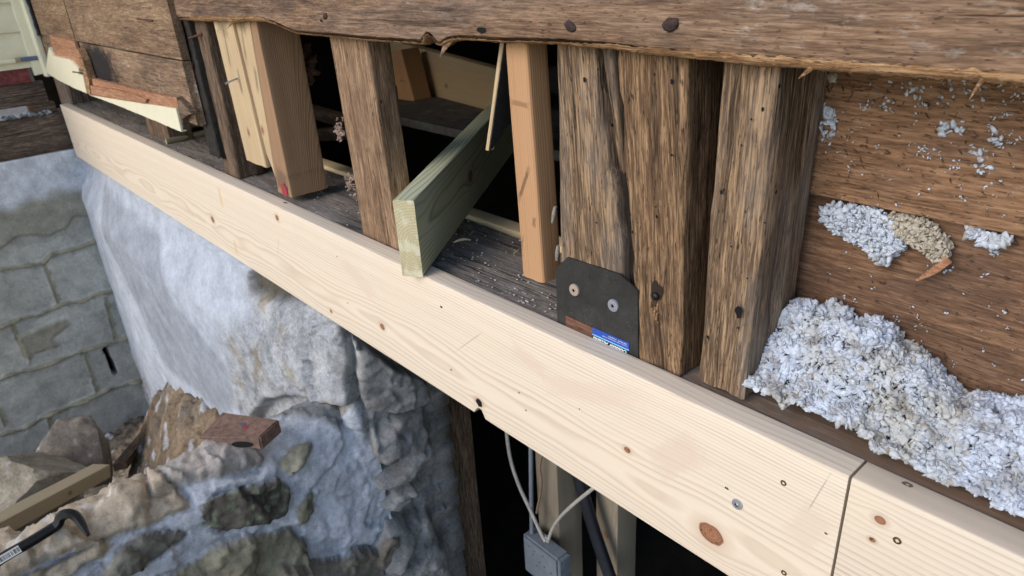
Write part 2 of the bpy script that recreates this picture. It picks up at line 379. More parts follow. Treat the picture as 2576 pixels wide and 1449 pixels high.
def tube(name, pts, r, mat, parent=None, seg=12, sub=6, flat=1.0, caps=True):
    pts = [Vector(tuple(map(float, p))) for p in pts]; rs = r if isinstance(r, (list, tuple)) else [r]*len(pts)
    P = []; RR = []
    n = len(pts)
    for i in range(n-1):
        p0, p1, p2, p3 = pts[max(i-1, 0)], pts[i], pts[i+1], pts[min(i+2, n-1)]
        for j in range(sub):
            t = j/sub; P.append(.5*((2*p1)+(p2-p0)*t+(2*p0-5*p1+4*p2-p3)*t*t+(3*p1-p0-3*p2+p3)*t**3)); RR.append(rs[i]*(1-t)+rs[i+1]*t)
    P.append(pts[-1]); RR.append(rs[-1])
    V = []; F = []; up = Vector((0.13, .2, .97))
    t0 = (P[1]-P[0]).normalized(); nrm = (up-t0*up.dot(t0)).normalized()
    for i, p in enumerate(P):
        t = (P[min(i+1, len(P)-1)]-P[max(i-1, 0)]).normalized(); nrm = (nrm-t*nrm.dot(t)).normalized(); b = t.cross(nrm)
        for j in range(seg):
            a = 2*math.pi*j/seg; V.append(p+(nrm*math.cos(a)+b*math.sin(a)*flat)*RR[i])
    for i in range(len(P)-1):
        for j in range(seg): F.append((i*seg+j, i*seg+(j+1) % seg, (i+1)*seg+(j+1) % seg, (i+1)*seg+j))
    F.append(tuple(range(seg))[::-1]); F.append(tuple(range((len(P)-1)*seg, len(P)*seg)))
    c = sum(P, Vector())/len(P)
    return link(name, [v-c for v in V], F, mat, parent, True, None, None, Matrix.Translation(c), sharp=50)

def grid(name, P, mat, cols=None, parent=None, smooth_=True, closed_back=None):
    """P: (n,m,3) surface; closed_back: vector by which a back sheet is offset, so the piece has thickness"""
    n, m = P.shape[:2]; V = P.reshape(-1, 3); idx = np.arange(n*m).reshape(n, m)
    F = np.stack([idx[:-1, :-1], idx[1:, :-1], idx[1:, 1:], idx[:-1, 1:]], -1).reshape(-1, 4).tolist()
    C = cols.reshape(-1, cols.shape[-1]) if cols is not None else None
    if closed_back is not None:
        ring = list(idx[0, :])+list(idx[1:, -1])+list(idx[-1, -2::-1])+list(idx[-2:0:-1, 0]); k = len(V)
        V = np.vstack([V, V[ring]+np.array(closed_back)]); 
        if C is not None: C = np.vstack([C, C[ring]])
        r = len(ring)
        F += [(ring[i], ring[(i+1) % r], k+(i+1) % r, k+i) for i in range(r)]; F.append(tuple(range(k, k+r)))
    return link(name, V, F, mat, parent, smooth_, None, C)

def blob(rad, sub=2, amp=.3, fr=2.0, seed=0, squash=(1, 1, 1), facet=0):
    import bmesh
    b = bmesh.new(); bmesh.ops.create_icosphere(b, subdivisions=sub, radius=1); V = np.array([v.co[:] for v in b.verts]); F = [[v.index for v in f.verts] for f in b.faces]; b.free()
    n = fbm(V[:, 0]*fr+seed*5.1, V[:, 1]*fr+seed, V[:, 2]*fr, 4, .55)
    V = V*(1+amp*n)[:, None]
    if facet:
        r2 = np.random.default_rng(seed)
        for _ in range(facet):
            d = r2.normal(size=3); d /= np.linalg.norm(d); h = r2.uniform(.5, .8); e = V@d-h; V = V-np.where(e > 0, e, 0)[:, None]*d*.92
    return V*np.array(squash)*rad, F

def tufts_early(pts, seed, r0=.0055):
    V = []; F = []; n0 = 0; r2 = np.random.default_rng(seed)
    for i, p in enumerate(pts):
        b_, f_ = blob(1, 2, .8, 1.7, i+seed*9); Qm, _ = np.linalg.qr(r2.normal(size=(3, 3)))
        V.append((b_*np.array([1.6, .8, .4])*r0*r2.uniform(.6, 1.3))@Qm+p); F += [tuple(j+n0 for j in f) for f in f_]; n0 += len(b_)
    return np.vstack(V), F
# ------------------------------------------------------------------ materials
TAN = ((.05, .032, .02), (.22, .135, .07), (.42, .27, .14))
m_post = old_wood('old_post_wood', 1, ((.022, .013, .008), (.15, .088, .048), (.34, .215, .118)), stain_amt=.55, holes=.25, crack=.8)
m_post2 = old_wood('old_post_wood_grey', 2.2, ((.022, .015, .010), (.14, .09, .055), (.35, .23, .132)), stain_amt=.7, grey=.4, holes=.5, crack=.8)
m_stud = old_wood('old_stud_wood', 3.1, ((.06, .034, .02), (.22, .135, .08), (.40, .265, .165)), stain_amt=.55, crack=.5, holes=.1)
m_studdk = old_wood('dark_stud_wood', 4.4, ((.03, .02, .014), (.11, .072, .048), (.26, .18, .12)), stain_amt=.5)
m_band = old_wood('weathered_band_wood', 5.3, ((.045, .026, .017), (.195, .118, .072), (.33, .212, .135)), stain=(.05, .036, .034), stain_amt=.75, grey=.15, white=.4, crack=.6, grain=1.3)
m_torn = old_wood('torn_wood', 6.1, ((.07, .035, .016), (.30, .165, .08), (.55, .35, .19)), stain_amt=.35, crack=.2, bmd=.003)
m_sheath = old_wood('sheathing_wood', 7.7, ((.045, .028, .02), (.215, .135, .082), (.37, .25, .155)), stain=(.05, .032, .03), stain_amt=.65, saw=.6, white=.3, crack=.3)
m_inner = old_wood('inner_sheathing_wood', 8.8, ((.06, .032, .02), (.215, .118, .066), (.33, .195, .113)), stain=(.085, .055, .04), stain_amt=.6, saw=.0, crack=.3, grain=1.6)
m_sill = old_wood('old_sill_wood', 9.9, ((.05, .040, .032), (.19, .155, .128), (.36, .31, .26)), stain=(.05, .045, .045), stain_amt=.55, white=.5, crack=.8, grey=.4, marks=((1.55, .1, .75, 2., (.15, .09, .055), .75),))
m_sillL = old_wood('old_dark_beam_wood', 10.2, ((.03, .02, .016), (.10, .068, .05), (.24, .18, .14)), stain_amt=.5, white=.5, crack=.6)
m_redwood = old_wood('bare_cedar', 11.1, ((.16, .07, .04), (.36, .18, .10), (.50, .28, .17)), stain_amt=.2, crack=.1)
m_ceds = new_wood('cedar_stud_wood', 3, (.50, .29, .15), (.33, .16, .07), (.02, -.05), .0030, rstr=.8, wav=.006, tint=(.46, .24, .12), bm=.0005,
    marks=((-.135, -.004, .030, .0035, (.04, .022, .015), .5), (-.19, .012, .008, .004, (.16, .07, .03), .2), (-.25, -.03, .035, .010, (.05, .03, .02), .2), (-.02, .0, .004, .02, (.2, .1, .05), .1)))
m_lstud = new_wood('yellow_pine_stud', 4, (.60, .45, .27), (.30, .18, .10), (.03, -.06), .0034, rstr=.9, wav=.012, tint=(.36, .24, .13), bm=.0006, knots=((-.20, .0, .006),),
    marks=((.07, .0, .05, .03, (.16, .11, .06), .3), (.0, -.01, .05, .004, (.10, .07, .05), .1), (-.08, .02, .03, .006, (.13, .09, .06), .1)))
m_bstud = new_wood('brown_stud_wood', 5, (.36, .215, .12), (.19, .10, .055), (.05, -.09), .0028, rstr=.8, wav=.008, tint=(.23, .135, .085), bm=.0007,
    marks=((-.27, .0, .03, .03, (.10, .06, .045), .3),))
m_treat = new_wood('treated_wood', 6, (.58, .58, .40), (.20, .20, .09), (.06, -.02), .0062, rstr=.95, wav=.022, tint=(.34, .40, .27), knots=((-.20, .0, .012),))
m_treat_end = None
m_inpine = new_wood('inner_pine', 8, (.70, .55, .33), (.5, .33, .17), (.07, -.1), .005, knots=((-.4, .02, .01), (.1, -.03, .01)))
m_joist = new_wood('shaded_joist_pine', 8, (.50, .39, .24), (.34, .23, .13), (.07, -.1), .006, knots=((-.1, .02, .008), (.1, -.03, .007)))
m_strip = new_wood('dirty_pine_strip', 9, (.38, .31, .2), (.25, .18, .10), (.01, -.02), .003, knots=((.1, .0, .006),), tint=(.3, .26, .18))
m_cream = plain('cream_paint', (.78, .73, .54), .5, 0, .05, 25, .0006, .4)
m_red = plain('peeling_red_paint', (.22, .055, .055), .6, 0, .5, 70, .002)
m_rust = plain('rusty_iron', (.13, .062, .045), .8, .3, .5, 220, .0006)
m_nail = plain('dark_rusty_nail', (.065, .042, .038), .8, .3, .5, 300, .001)
m_maul = plain('rusty_dusty_iron', (.20, .125, .10), .85, .1, .45, 90, .0012)
m_black = plain('black_steel', (.022, .023, .026), .45, .6, .4, 160, .0003)
m_galv = plain('galvanised_steel', (.42, .44, .48), .42, .6, .12, 260, .0002)
m_tanscrew = plain('tan_coated_steel', (.42, .33, .27), .55, .2, .12, 260, .0002)
m_gold = plain('brass_coated_steel', (.20, .15, .07), .4, .8, .3, 300, .0002)
m_dark = plain('black_recess', (.006, .006, .006), .9, 0, .2)
m_tar = plain('black_tar_paper', (.018, .018, .02), .95, 0, .5, 400, .0008)
m_pvc = plain('grey_pvc', (.20, .23, .27), .5, 0, .2, 40, .0004)
m_cable = plain('dusty_cable', (.42, .40, .37), .7, 0, .25, 80, .0004)
m_pipe = plain('black_pipe', (.02, .022, .03), .35, 0, .2, 50, .0002)
m_white = plain('white_enamel', (.62, .66, .70), .4, 0, .06, 10, .0002)
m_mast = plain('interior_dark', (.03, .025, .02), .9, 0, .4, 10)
m_stone = attr_mat('rubble_stone', .92, 1.0, .004, .40)
m_block = attr_mat('concrete_block', .95, 1.3, .002, .25)
m_dirt = attr_mat('dirt_rubble', .97, 1.0, .006, .5)
m_pinkf = plain('pinkish_fibre', (.30, .21, .165), .95, 0, .4, 300)
m_dust = plain('old_floor_board', (.13, .12, .11), .9, 0, .4, 30, .001)

# insulation fluff
k = NB('insulation_fibre'); c = k.coord(); ng = k.n.new('ShaderNodeNewGeometry')
f1 = k.noise(c, 16, 3, .6); f2 = k.noise(c, 900, 3, .7); at_ = k.n.new('ShaderNodeAttribute'); at_.attribute_name = 'Col'
cc = k.mix(k.mapr(f1, .46, .66, 0, .8), (.66, .72, .83), (.55, .54, .49)); cc = k.mix(k.mapr(f2, .3, .7, 0, .28), cc, (.30, .30, .30)); cc = k.mix(1.0, cc, at_.outputs['Color'], 'MULTIPLY')
k.bump(f2, .0008, .8); m_fluff = k.out(cc, .95, 0, .1); k.b.inputs['Subsurface Weight'].default_value = .0
m_fluffd = plain('dusty_fibre', (.47, .42, .34), .95, 0, .3, 300, .0008)

# ------------------------------------------------------------------ setting: ground, pit, basement
gs = np.linspace(-60, 60, 61); GX, GY = np.meshgrid(gs, gs, indexing='ij')
P = np.stack([GX, GY, np.full_like(GX, -2.25)+.02*fbm(GX, GY, 0)], -1)
tag(grid('ground', P, m_dirt, np.ones(P.shape)*np.array([.24, .20, .16])), 'bare brown earth round the house', 'ground', kind='structure')

# pit floor beside the block wall
xs = np.linspace(-3.75, -1.27, 360); ys = np.linspace(-1.6, .10, 250); GX, GY = np.meshgrid(xs, ys, indexing='ij')
h = -1.72 + .55*smooth(-3.3, -1.5, GX) + .12*smooth(0, -1.0, GY)
ztop_ = np.interp(GX, [-3.6, -3.3, -3.0, -2.6, -2.2, -1.9, -1.6, -1.3], [-1.7, -1.6, -1.30, -1.0, -.90, -.86, -.84, -.86])
h = h+np.clip(ztop_-h, 0, None)*smooth(-.46, -.06, GY+.06*fbm(GX*6, GY*6, 31, 3))**1.2
h += .05*fbm(GX*9, GY*9, 41, 4)*smooth(-.6, 0, GY)
h += .035*np.abs(fbm(GX*30, GY*30, 12, 4, .65)); h += .05*fbm(GX*4, GY*4, 1, 5, .6) + .035*np.abs(fbm(GX*14, GY*14, 5, 3, .6))
P = np.stack([GX, GY, h], -1)
cm = fbm(GX*5, GY*5, 9, 4)[..., None]; orange = smooth(-3.5, -3.2, GX)*smooth(-.45, -.2, GY)*smooth(-1.5, -1.9, GX)*smooth(-.25, .1, fbm(GX*6, GY*6, 8, 3))
cl = np.array([.20, .165, .125])*(1+.5*cm) + orange[..., None]*np.array([.055, .022, .0])
wt = smooth(.30, .36, fbm(GX*17, GY*17, 3, 2))[..., None]*.8
cl = cl*(1-wt)+np.array([.58, .59, .62])*wt
tag(grid('pit_floor', P, m_dirt, np.clip(cl, .02, 1), closed_back=(0, 0, -.5)), 'rubbly dirt floor of the pit by the block wall', 'ground', kind='structure')

# ------------------------------------------------------------------ left block wall (plane x = XL)
XL = -3.6
def q(px, py): p = PX(px, py, XL); return (p[1], p[2])
ys = np.arange(-1.4, .12, .0060); zs = np.arange(-1.95, -.205, .0055); GY, GZ = np.meshgrid(ys, zs, indexing='ij'); PP = np.stack([GY, GZ], -1)
PW = PP + .006*np.stack([fbm(GY*25, GZ*25, 1, 3), fbm(GY*25, GZ*25, 8, 3)], -1)
h = .004*fbm(GY*14, GZ*14, 2, 4)
beds = [[(-160, 720), (0, 680), (57, 673), (110, 663), (133, 640), (187, 630), (247, 606), (300, 590)], [(-160, 880), (0, 826), (50, 803), (100, 793), (160, 766), (207, 760), (240, 743), (330, 722)],
        [(-160, 1010), (0, 960), (20, 946), (100, 926), (187, 893), (267, 866), (380, 835)], [(-160, 1145), (0, 1096), (60, 1080), (117, 1046), (213, 1010), (277, 980), (390, 950)], [(0, 1190), (120, 1165), (267, 1110), (293, 1096), (400, 1050)]]
heads = [[(113, 668), (147, 760)], [(30, 816), (63, 896)], [(0, 1030), (12, 1066)], [(123, 1053), (143, 1129)], [(215, 890), (245, 985)], [(265, 750), (290, 850)]]
mort = np.zeros_like(GY)
lipn = fbm(GY*16, GZ*4, 4, 4, .6)
for bi, b in enumerate(beds):
    jp = np.array([q(*p) for p in b]); o_ = np.argsort(jp[:, 0]); zj = np.interp(GY, jp[o_, 0], jp[o_, 1])+.004*fbm(GY*40, bi*3.3, 2, 3)
    d = GZ-zj; am = np.clip(.55+1.3*fbm(GY*11, bi*5.1, 3, 3), .12, 1.3); wd_ = .022+.012*fbm(GY*18, bi*2.2, 7, 3)
    lip = np.where(d >= 0, np.clip(1-d/np.maximum(wd_, .006), 0, 1), smooth(-.006, 0, d))*am
    h -= .010*smooth(.012, .004, np.abs(d+.010))*(am < .5); mort = np.maximum(mort, lip)
for b in heads:
    d = poly_dist(PW, [q(*p) for p in b]); h -= .008*smooth(.010, .004, d); mort = np.maximum(mort, smooth(.012, .008, d)*.28)
h += mort*.024+.0015*fbm(GY*90, GZ*90, 6, 3)
patch = poly_sdf(PW, [q(*p) for p in [(45, 845), (160, 800), (175, 815), (130, 850), (145, 870), (80, 890), (75, 915), (55, 880)]]); pm = smooth(.012, -.012, patch)
patch2 = poly_sdf(PW, [q(*p) for p in [(200, 985-60), (300, 800), (310, 830)]]); h += pm*.012
up = poly_sdf(PW, [q(*p) for p in [(-400, 300), (-400, 760), (0, 625), (43, 592), (83, 590), (127, 591), (143, 580), (167, 573), (187, 543), (300, 540), (300, 300)]])
upm = smooth(.008, -.008, up); h += upm*(.020+.010*fbm(GY*5, GZ*5, 3, 3))
wr = smooth(-.42, -.36, GZ+.05*fbm(GY*5, GZ*5, 6, 3)); 
slot = poly_dist(PP, [q(265, 878), q(290, 938)]); slm = slot < .011; h[slm] -= .09
P = np.stack([XL+h, GY, GZ], -1)
blk = np.array([.48, .465, .41])*(1+.12*fbm(GY*6, GZ*6, 5, 3))[..., None]
mc = np.array([.33, .30, .22])
mm = np.clip(np.maximum(smooth(.05, .22, mort), pm*.9), 0, 1)[..., None]; blk = blk*(1+.16*(facet(GY+GZ*0, GZ, 3.1, 5)[0]*3.1))[..., None]; cl = blk*(1-mm)+mc*mm
cl = cl*(1-upm[..., None]*.8)+np.array([.32, .30, .235])*upm[..., None]*.8
cl = cl*(1-wr[..., None])+np.array([.66, .68, .72])*wr[..., None]
cl[slm] = .01
tag(grid('block_wall', P, m_block, cl, closed_back=(-.25, 0, 0)), 'grey concrete block foundation wall with oozing mortar joints, under the cream siding at left', 'foundation wall')

# ------------------------------------------------------------------ main stone foundation
# plan path: along the front face (y ~ 0) then round the corner into the cellar opening
XE = -1.13
sarr = np.arange(0, 2.70, .0060); zar = np.arange(-1.9, -.236, .0060)
Ltot = XE-(-3.62)
s_, z_ = np.meshgrid(sarr, zar, indexing='ij')
rc = .07
bx_ = np.where(s_ < Ltot-rc, -3.62+s_, 0.); by_ = np.zeros_like(s_); nx = np.zeros_like(s_); ny = -np.ones_like(s_)
al = np.clip((s_-(Ltot-rc))/(rc*math.pi/2), 0, 1)*math.pi/2
onc = (s_ >= Ltot-rc)
bx_ = np.where(onc, XE-rc+rc*np.sin(al), bx_); by_ = np.where(onc, rc-rc*np.cos(al), by_); nx = np.where(onc, np.sin(al), nx); ny = np.where(onc, -np.cos(al), ny)
ext = np.clip(s_-(Ltot-rc+rc*math.pi/2), 0, None); by_ = by_+ext
def sz(px, py, y=0.0):
    p = PY(px, py, y-.04)
    if p[0] < XE: return (p[0]+3.62, p[2])
    p = PX(px, py, XE+.02); return (Ltot-rc+rc*math.pi/2+max(p[1]-rc, -.05), p[2])
PP = np.stack([s_, z_], -1); PW = PP+.02*np.stack([fbm(s_*7, z_*7, 1, 4), fbm(s_*7, z_*7, 8, 4)], -1)
off = -.035+.085*smooth(-.235, -.45, z_)*smooth(3.3, 1.0, s_)-.02*smooth(.25, 0, s_)
off += .012*fbm(s_*3, z_*3, 2, 3)+.003*fbm(s_*18, z_*18, 4, 4)
parge = smooth(.02, -.03, poly_sdf(PW, [sz(*p) for p in [(150, 380), (590, 630), (600, 720), (640, 790), (580, 860), (610, 960), (640, 1070), (400, 1000), (270, 800), (190, 600)]]))
rough_ = 1-parge
# boulder in the middle with a rough face
bld = poly_sdf(PW, [sz(*p) for p in [(100, 360), (600, 560), (700, 600), (880, 800), (882, 890), (885, 960), (890, 1020), (870, 1055), (760, 1000), (680, 1010), (640, 1070), (400, 1040), (250, 850), (150, 600)]])
fa, fe = facet(s_, z_, 8, 3); fb_, _e = facet(s_, z_, 24, 5); fc_, _e2 = facet(s_, z_, 60, 9)
off += .045*smooth(.003, -.016, bld)*smooth(.25, .7, s_)+rough_*(smooth(Ltot-.45, Ltot-.15, s_)*(.12*fa+.10*fb_)+.05*fa+.05*fb_+.09*fc_+.004*fbm(s_*9, z_*9, 7, 5, .6))
b2 = poly_sdf(PW, [sz(*p) for p in [(865, 870), (960, 900), (1080, 960), (1090, 1000), (1060, 1020), (1000, 1045), (900, 1060), (885, 1040), (880, 950)]])
off += .050*smooth(.003, -.012, b2)
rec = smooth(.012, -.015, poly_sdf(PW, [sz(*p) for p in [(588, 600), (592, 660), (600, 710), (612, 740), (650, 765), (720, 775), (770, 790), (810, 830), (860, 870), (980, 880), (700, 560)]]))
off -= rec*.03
for i, pl in enumerate([[(1010, 1050), (1085, 1010), (1092, 1090), (1060, 1150), (960, 1190), (900, 1170), (930, 1120)], [(905, 1270), (950, 1210), (1010, 1170), (1088, 1100), (1095, 1150), (1030, 1205), (950, 1250)], [(893, 1300), (950, 1262), (1050, 1208), (1060, 1250), (1000, 1295), (940, 1305)],
                        [(960, 1310), (1050, 1300), (1090, 1290), (1120, 1370), (1160, 1500), (1000, 1520), (900, 1400)], [(859+a/3, 966+b/3) for a, b in [(150,640),(240,380),(310,370),(300,480),(240,690)]]]):
    sd_ = poly_sdf(PW, [sz(*p) for p in pl]); off += .048*smooth(.002, -.022, sd_)*(1+.8*fbm(s_*5, z_*5, i, 2))
strk = fbm(s_*3+z_*2.0, (s_*.8+z_)*26, 3.3, 3)      # trowel strokes, slanting down
off += .002*strk*parge
lay = fbm(s_*3+5, z_*22+s_*14, 8.8, 5, .6); off += rough_*smooth(Ltot-.45, Ltot-.1, s_)*.006*lay; fd_, fe_ = facet(s_+z_*.35, z_, 5.5, 11, 2.4); off += smooth(Ltot-.40, Ltot-.05, s_)*(.06*fd_)
jmort = smooth(.006, -.006, poly_sdf(PP+.010*np.stack([fbm(s_*40, z_*40, 1, 4), fbm(s_*40, z_*40, 8, 4)], -1), [sz(*p) for p in [(840, 1040), (890, 1062), (880, 1130), (900, 1180), (925, 1240), (900, 1290), (960, 1325), (965, 1345), (950, 1390), (900, 1400), (830, 1449), (640, 1449)]]))
off = off*(1-.5*jmort)+jmort*.012
P = np.stack([bx_+nx*off, by_+ny*off, z_], -1)
pc = np.array([.44, .475, .545])*(1+.18*strk*smooth(-.1, .12, poly_sdf(PW, [sz(*p) for p in [(260, 430), (600, 640), (590, 760), (520, 760), (380, 620)]]))+.12*fbm(s_*4, z_*4, 5, 3))[..., None]
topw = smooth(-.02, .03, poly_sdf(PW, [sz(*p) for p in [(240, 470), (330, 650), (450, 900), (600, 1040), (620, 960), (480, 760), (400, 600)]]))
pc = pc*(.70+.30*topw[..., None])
sc_ = np.array([.38, .395, .42])*(1+.35*fbm(s_*8, z_*8, 11, 4)+.35*fbm(s_*40, z_*40, 13, 4, .7))[..., None]
tanm = smooth(.1, .4, fbm(s_*5, z_*5, 21, 3))[..., None]; sc_ = sc_*(1-tanm)+np.array([.33, .29, .22])*tanm
lg = smooth(.0, .3, fbm(s_*12, z_*12, 33, 4))[..., None]*.5; sc_ = sc_*(1-lg)+np.array([.50, .50, .50])*lg
pb_ = smooth(.10, -.10, poly_sdf(PW, [sz(*p) for p in [(150, 380), (590, 630), (600, 720), (640, 790), (580, 860), (610, 960), (640, 1070), (400, 1000), (270, 800), (190, 600)]])+.09*fbm(s_*14, z_*14, 77, 5, .65))[..., None]
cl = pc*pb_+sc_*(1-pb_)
cl = cl*(1-rec[..., None]*.9)+np.array([.085, .076, .055])*(1+.5*fbm(s_*30, z_*30, 2, 4))[..., None]*rec[..., None]*.9  # dark stone plus the rim board's shade, both put into the colour
jm = smooth(Ltot-.10, Ltot+.02, s_)[..., None]; cl = cl*(1-jm)+(np.array([.33, .325, .32])*(1+.6*fbm(s_*9, z_*9, 51, 5)[..., None]))*jm
cl = cl*(1-jmort[..., None])+np.array([.56, .59, .65])*(1+.2*fbm(s_*9, z_*9, 61, 4)[..., None])*jmort[..., None]
cl = np.concatenate([np.clip(cl, .02, 1), np.clip(1-.45*parge, 0, 1)[..., None]], -1)
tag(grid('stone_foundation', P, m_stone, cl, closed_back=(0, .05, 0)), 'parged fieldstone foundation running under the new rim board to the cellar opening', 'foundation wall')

# ------------------------------------------------------------------ wing wall (low rubble wall towards the viewer)
prof = np.array([(-1.42, -1.5), (-1.40, -.75), (-1.37, -.56), (-1.30, -.51), (-1.24, -.49), (-1.20, -.505), (-1.165, -.55), (-1.145, -.64), (-1.125, -.85), (-1.09, -1.9)])
sg = np.concatenate([[0], np.cumsum(np.linalg.norm(np.diff(prof, axis=0), axis=1))])
us = np.arange(0, sg[-1], .0055); ysw = np.arange(-1.15, .05, .0055)
kx = np.interp(us, sg, prof[:, 0]); kz = np.interp(us, sg, prof[:, 1])
ker = np.hanning(13); ker /= ker.sum(); kx = np.convolve(np.pad(kx, 6, 'edge'), ker, 'valid'); kz = np.convolve(np.pad(kz, 6, 'edge'), ker, 'valid')
tx, tz = np.gradient(kx), np.gradient(kz); tl = np.hypot(tx, tz); nxp, nzp = -tz/tl, tx/tl
U_, Y_ = np.meshgrid(us, ysw, indexing='ij')
_B = np.stack([kx[:, None]+0*Y_, Y_, kz[:, None]+0*Y_], -1); _c = (_B-CAM)@R; _px = CX+FPX*_c[..., 0]/_c[..., 2]; _py = CY+FPX*_c[..., 1]/_c[..., 2]
_vis = (nxp[:, None]*(CAM[0]-_B[..., 0])+nzp[:, None]*(CAM[2]-_B[..., 2])) > 0
def uv(px, py):      # the spot of the wall's own surface measured at a pixel
    d = (_px-px)**2+(_py-py)**2+np.where(_vis, 0, 1e6); i = np.unravel_index(np.argmin(d), d.shape); return (us[i[0]], ysw[i[1]])
PP = np.stack([U_, Y_], -1); PW = PP+.012*np.stack([fbm(U_*9, Y_*9, 1, 4), fbm(U_*9, Y_*9, 8, 4)], -1)+.009*np.stack([fbm(U_*45, Y_*45, 1, 4, .6), fbm(U_*45, Y_*45, 8, 4, .6)], -1)
def z1(l): return [(a/3, 966+b/3) for a, b in l]
def z2(l): return [(859+a/3, 966+b/3) for a, b in l]
wst = [ (z1([(1110,700),(1320,520),(1480,420),(1700,430),(1900,480),(2010,560),(1950,630),(1700,700),(1380,770),(1150,850)]), (.40,.36,.33), .035),
        (z1([(-900,1500),(0,1120),(400,970),(740,810),(950,710),(1120,720),(1400,830),(1450,940),(1050,1090),(860,1170),(400,1330),(-100,1600)]), (.47,.39,.30), .032),
        (z1([(1510,930),(1600,860),(1820,760),(2100,700),(2215,830),(2160,960),(1980,1040),(1650,1130),(1530,1100)]), (.10,.09,.075), .028),
        (z1([(700,1460),(880,1250),(1080,1130),(1380,1110),(1420,1160),(1250,1260),(1100,1350),(900,1470)]), (.20,.19,.165), .022),
        (z1([(1180,1500),(1480,1330),(1650,1200),(1900,1130),(2180,1090),(2310,1180),(2320,1340),(2200,1500)]), (.30,.275,.20), .026),
        (z1([(2110,570),(2200,480),(2350,440),(2370,500),(2300,620),(2200,700),(2130,660)]), (.30,.28,.22), .015),
        (z1([(2230,930),(2290,860),(2360,790),(2400,960),(2300,1080),(2230,1060)]), (.27,.25,.18), .012),
        (z1([(-300,1700),(100,1480),(420,1360),(760,1200),(860,1210),(700,1330),(560,1440),(300,1700)]), (.36,.31,.24), .022),
        (z2([(-500,1360),(0,1310),(110,1240),(240,1235),(330,1100),(420,1100),(600,1449),(600,1900),(-500,1900)]), (.25,.215,.175), .035) ]
off = .014*fbm(U_*4, Y_*4, 2, 3)+.008*fbm(U_*12, Y_*12, 4, 4, .55); cl = np.ones(U_.shape+(3,))*np.array([.58, .60, .66])*(1+.2*fbm(U_*6, Y_*6, 3, 4))[..., None]
m1, me1 = facet(U_, Y_, 9, 2); m2, me2 = facet(U_, Y_, 26, 6); m3, _ = facet(U_, Y_, 70, 8); off += .10*m1+.10*m2+.13*m3
for i, (pl, cc_, hh) in enumerate(wst):
    sd_ = poly_sdf(PW, [uv(*p) for p in pl]); mk = smooth(.0025, -.0025, sd_)[..., None]
    off += hh*.7*smooth(.001, -.008, sd_)-.012*smooth(.010, .001, np.abs(sd_-.003))*smooth(-.1, .2, fbm(U_*7, Y_*7, i, 2))+mk[..., 0]*(.22*facet(U_*.6+Y_*.2, Y_, 10, 20+i)[0]+.17*facet(U_, Y_*.7, 28, 40+i)[0])
    c1 = np.array(cc_)*(1+.45*fbm(U_*11+i*3, Y_*11, 6, 4))[..., None]
    if i == 2: ms = smooth(.1, .35, fbm(U_*40, Y_*40, 2, 3))[..., None]*.6; c1 = c1*(1-ms)+np.array([.26, .33, .22])*ms
    if i in (0, 1, 7): ws = smooth(.12, .4, fbm(U_*18, Y_*18, 2, 4))[..., None]*.7; c1 = c1*(1-ws)+np.array([.58, .57, .56])*ws
    cl = cl*(1-mk)+c1*mk
crm = smooth(.006, -.006, poly_sdf(PW, [uv(*p) for p in [(630, 1020), (650, 1003), (720, 1003), (800, 1015), (850, 1035), (890, 1065), (840, 1080), (760, 1055), (690, 1060)]]))[..., None]
cl = cl*(1-crm*.85)+np.array([.17, .175, .17])*crm*.85; off += crm[..., 0]*(.010+.010*np.abs(fbm(U_*70, Y_*70, 3, 3)))
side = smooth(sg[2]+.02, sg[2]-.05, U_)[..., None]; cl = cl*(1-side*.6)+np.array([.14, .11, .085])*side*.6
P = np.stack([kx[:, None]+nxp[:, None]*off, Y_, kz[:, None]+nzp[:, None]*off], -1)[::-1]
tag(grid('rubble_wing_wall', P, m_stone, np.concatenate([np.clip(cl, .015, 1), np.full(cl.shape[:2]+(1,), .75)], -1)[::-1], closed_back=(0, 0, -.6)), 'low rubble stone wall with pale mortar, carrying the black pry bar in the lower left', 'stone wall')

# ------------------------------------------------------------------ rocks in the pit
def rock(px, py, zc, rad, sq, col, label, seed, rot=0.0, facet=9):
    p = PZ(px, py, zc); V, F = blob(rad, 5, .22, 1.6, seed, sq, facet)
    c_, s__ = math.cos(rot), math.sin(rot); V = V@np.array([[c_, s__, 0], [-s__, c_, 0], [0, 0, 1]])
    V += .006*fbm(V[:, 0]*30, V[:, 1]*30, V[:, 2]*30, 4)[:, None]*V/np.linalg.norm(V, axis=1)[:, None]
    cl = np.array(col)*(1+.4*fbm(V[:, 0]*9, V[:, 1]*9, V[:, 2]*9+seed, 4))[:, None]
    ws = smooth(.3, .5, fbm(V[:, 0]*20, V[:, 1]*20, V[:, 2]*20+4, 3))[:, None]*.6; cl = cl*(1-ws)+.5*ws
    return tag(link('rock', V, F, m_stone, None, True, None, np.clip(cl, .02, 1), Matrix.Translation(Vector(p)), sharp=35), label, 'rock', 'loose rocks in the pit')
rock(45, 1215, -1.12, .24, (1.0, .85, .62), (.30, .26, .20), 'broad tan rock lying at the left edge of the photo behind the wood strip', 11, .4)
rock(205, 1138, -1.25, .20, (.8, .85, .95), (.25, .215, .18), 'pointed brown rock leaning on the bottom course of the block wall', 23, .9)
rock(300, 1255, -1.10, .11, (1.3, .9, .5), (.17, .145, .11), 'dark flat rock wedged in the gap beside the rubble wing wall', 31, .2)
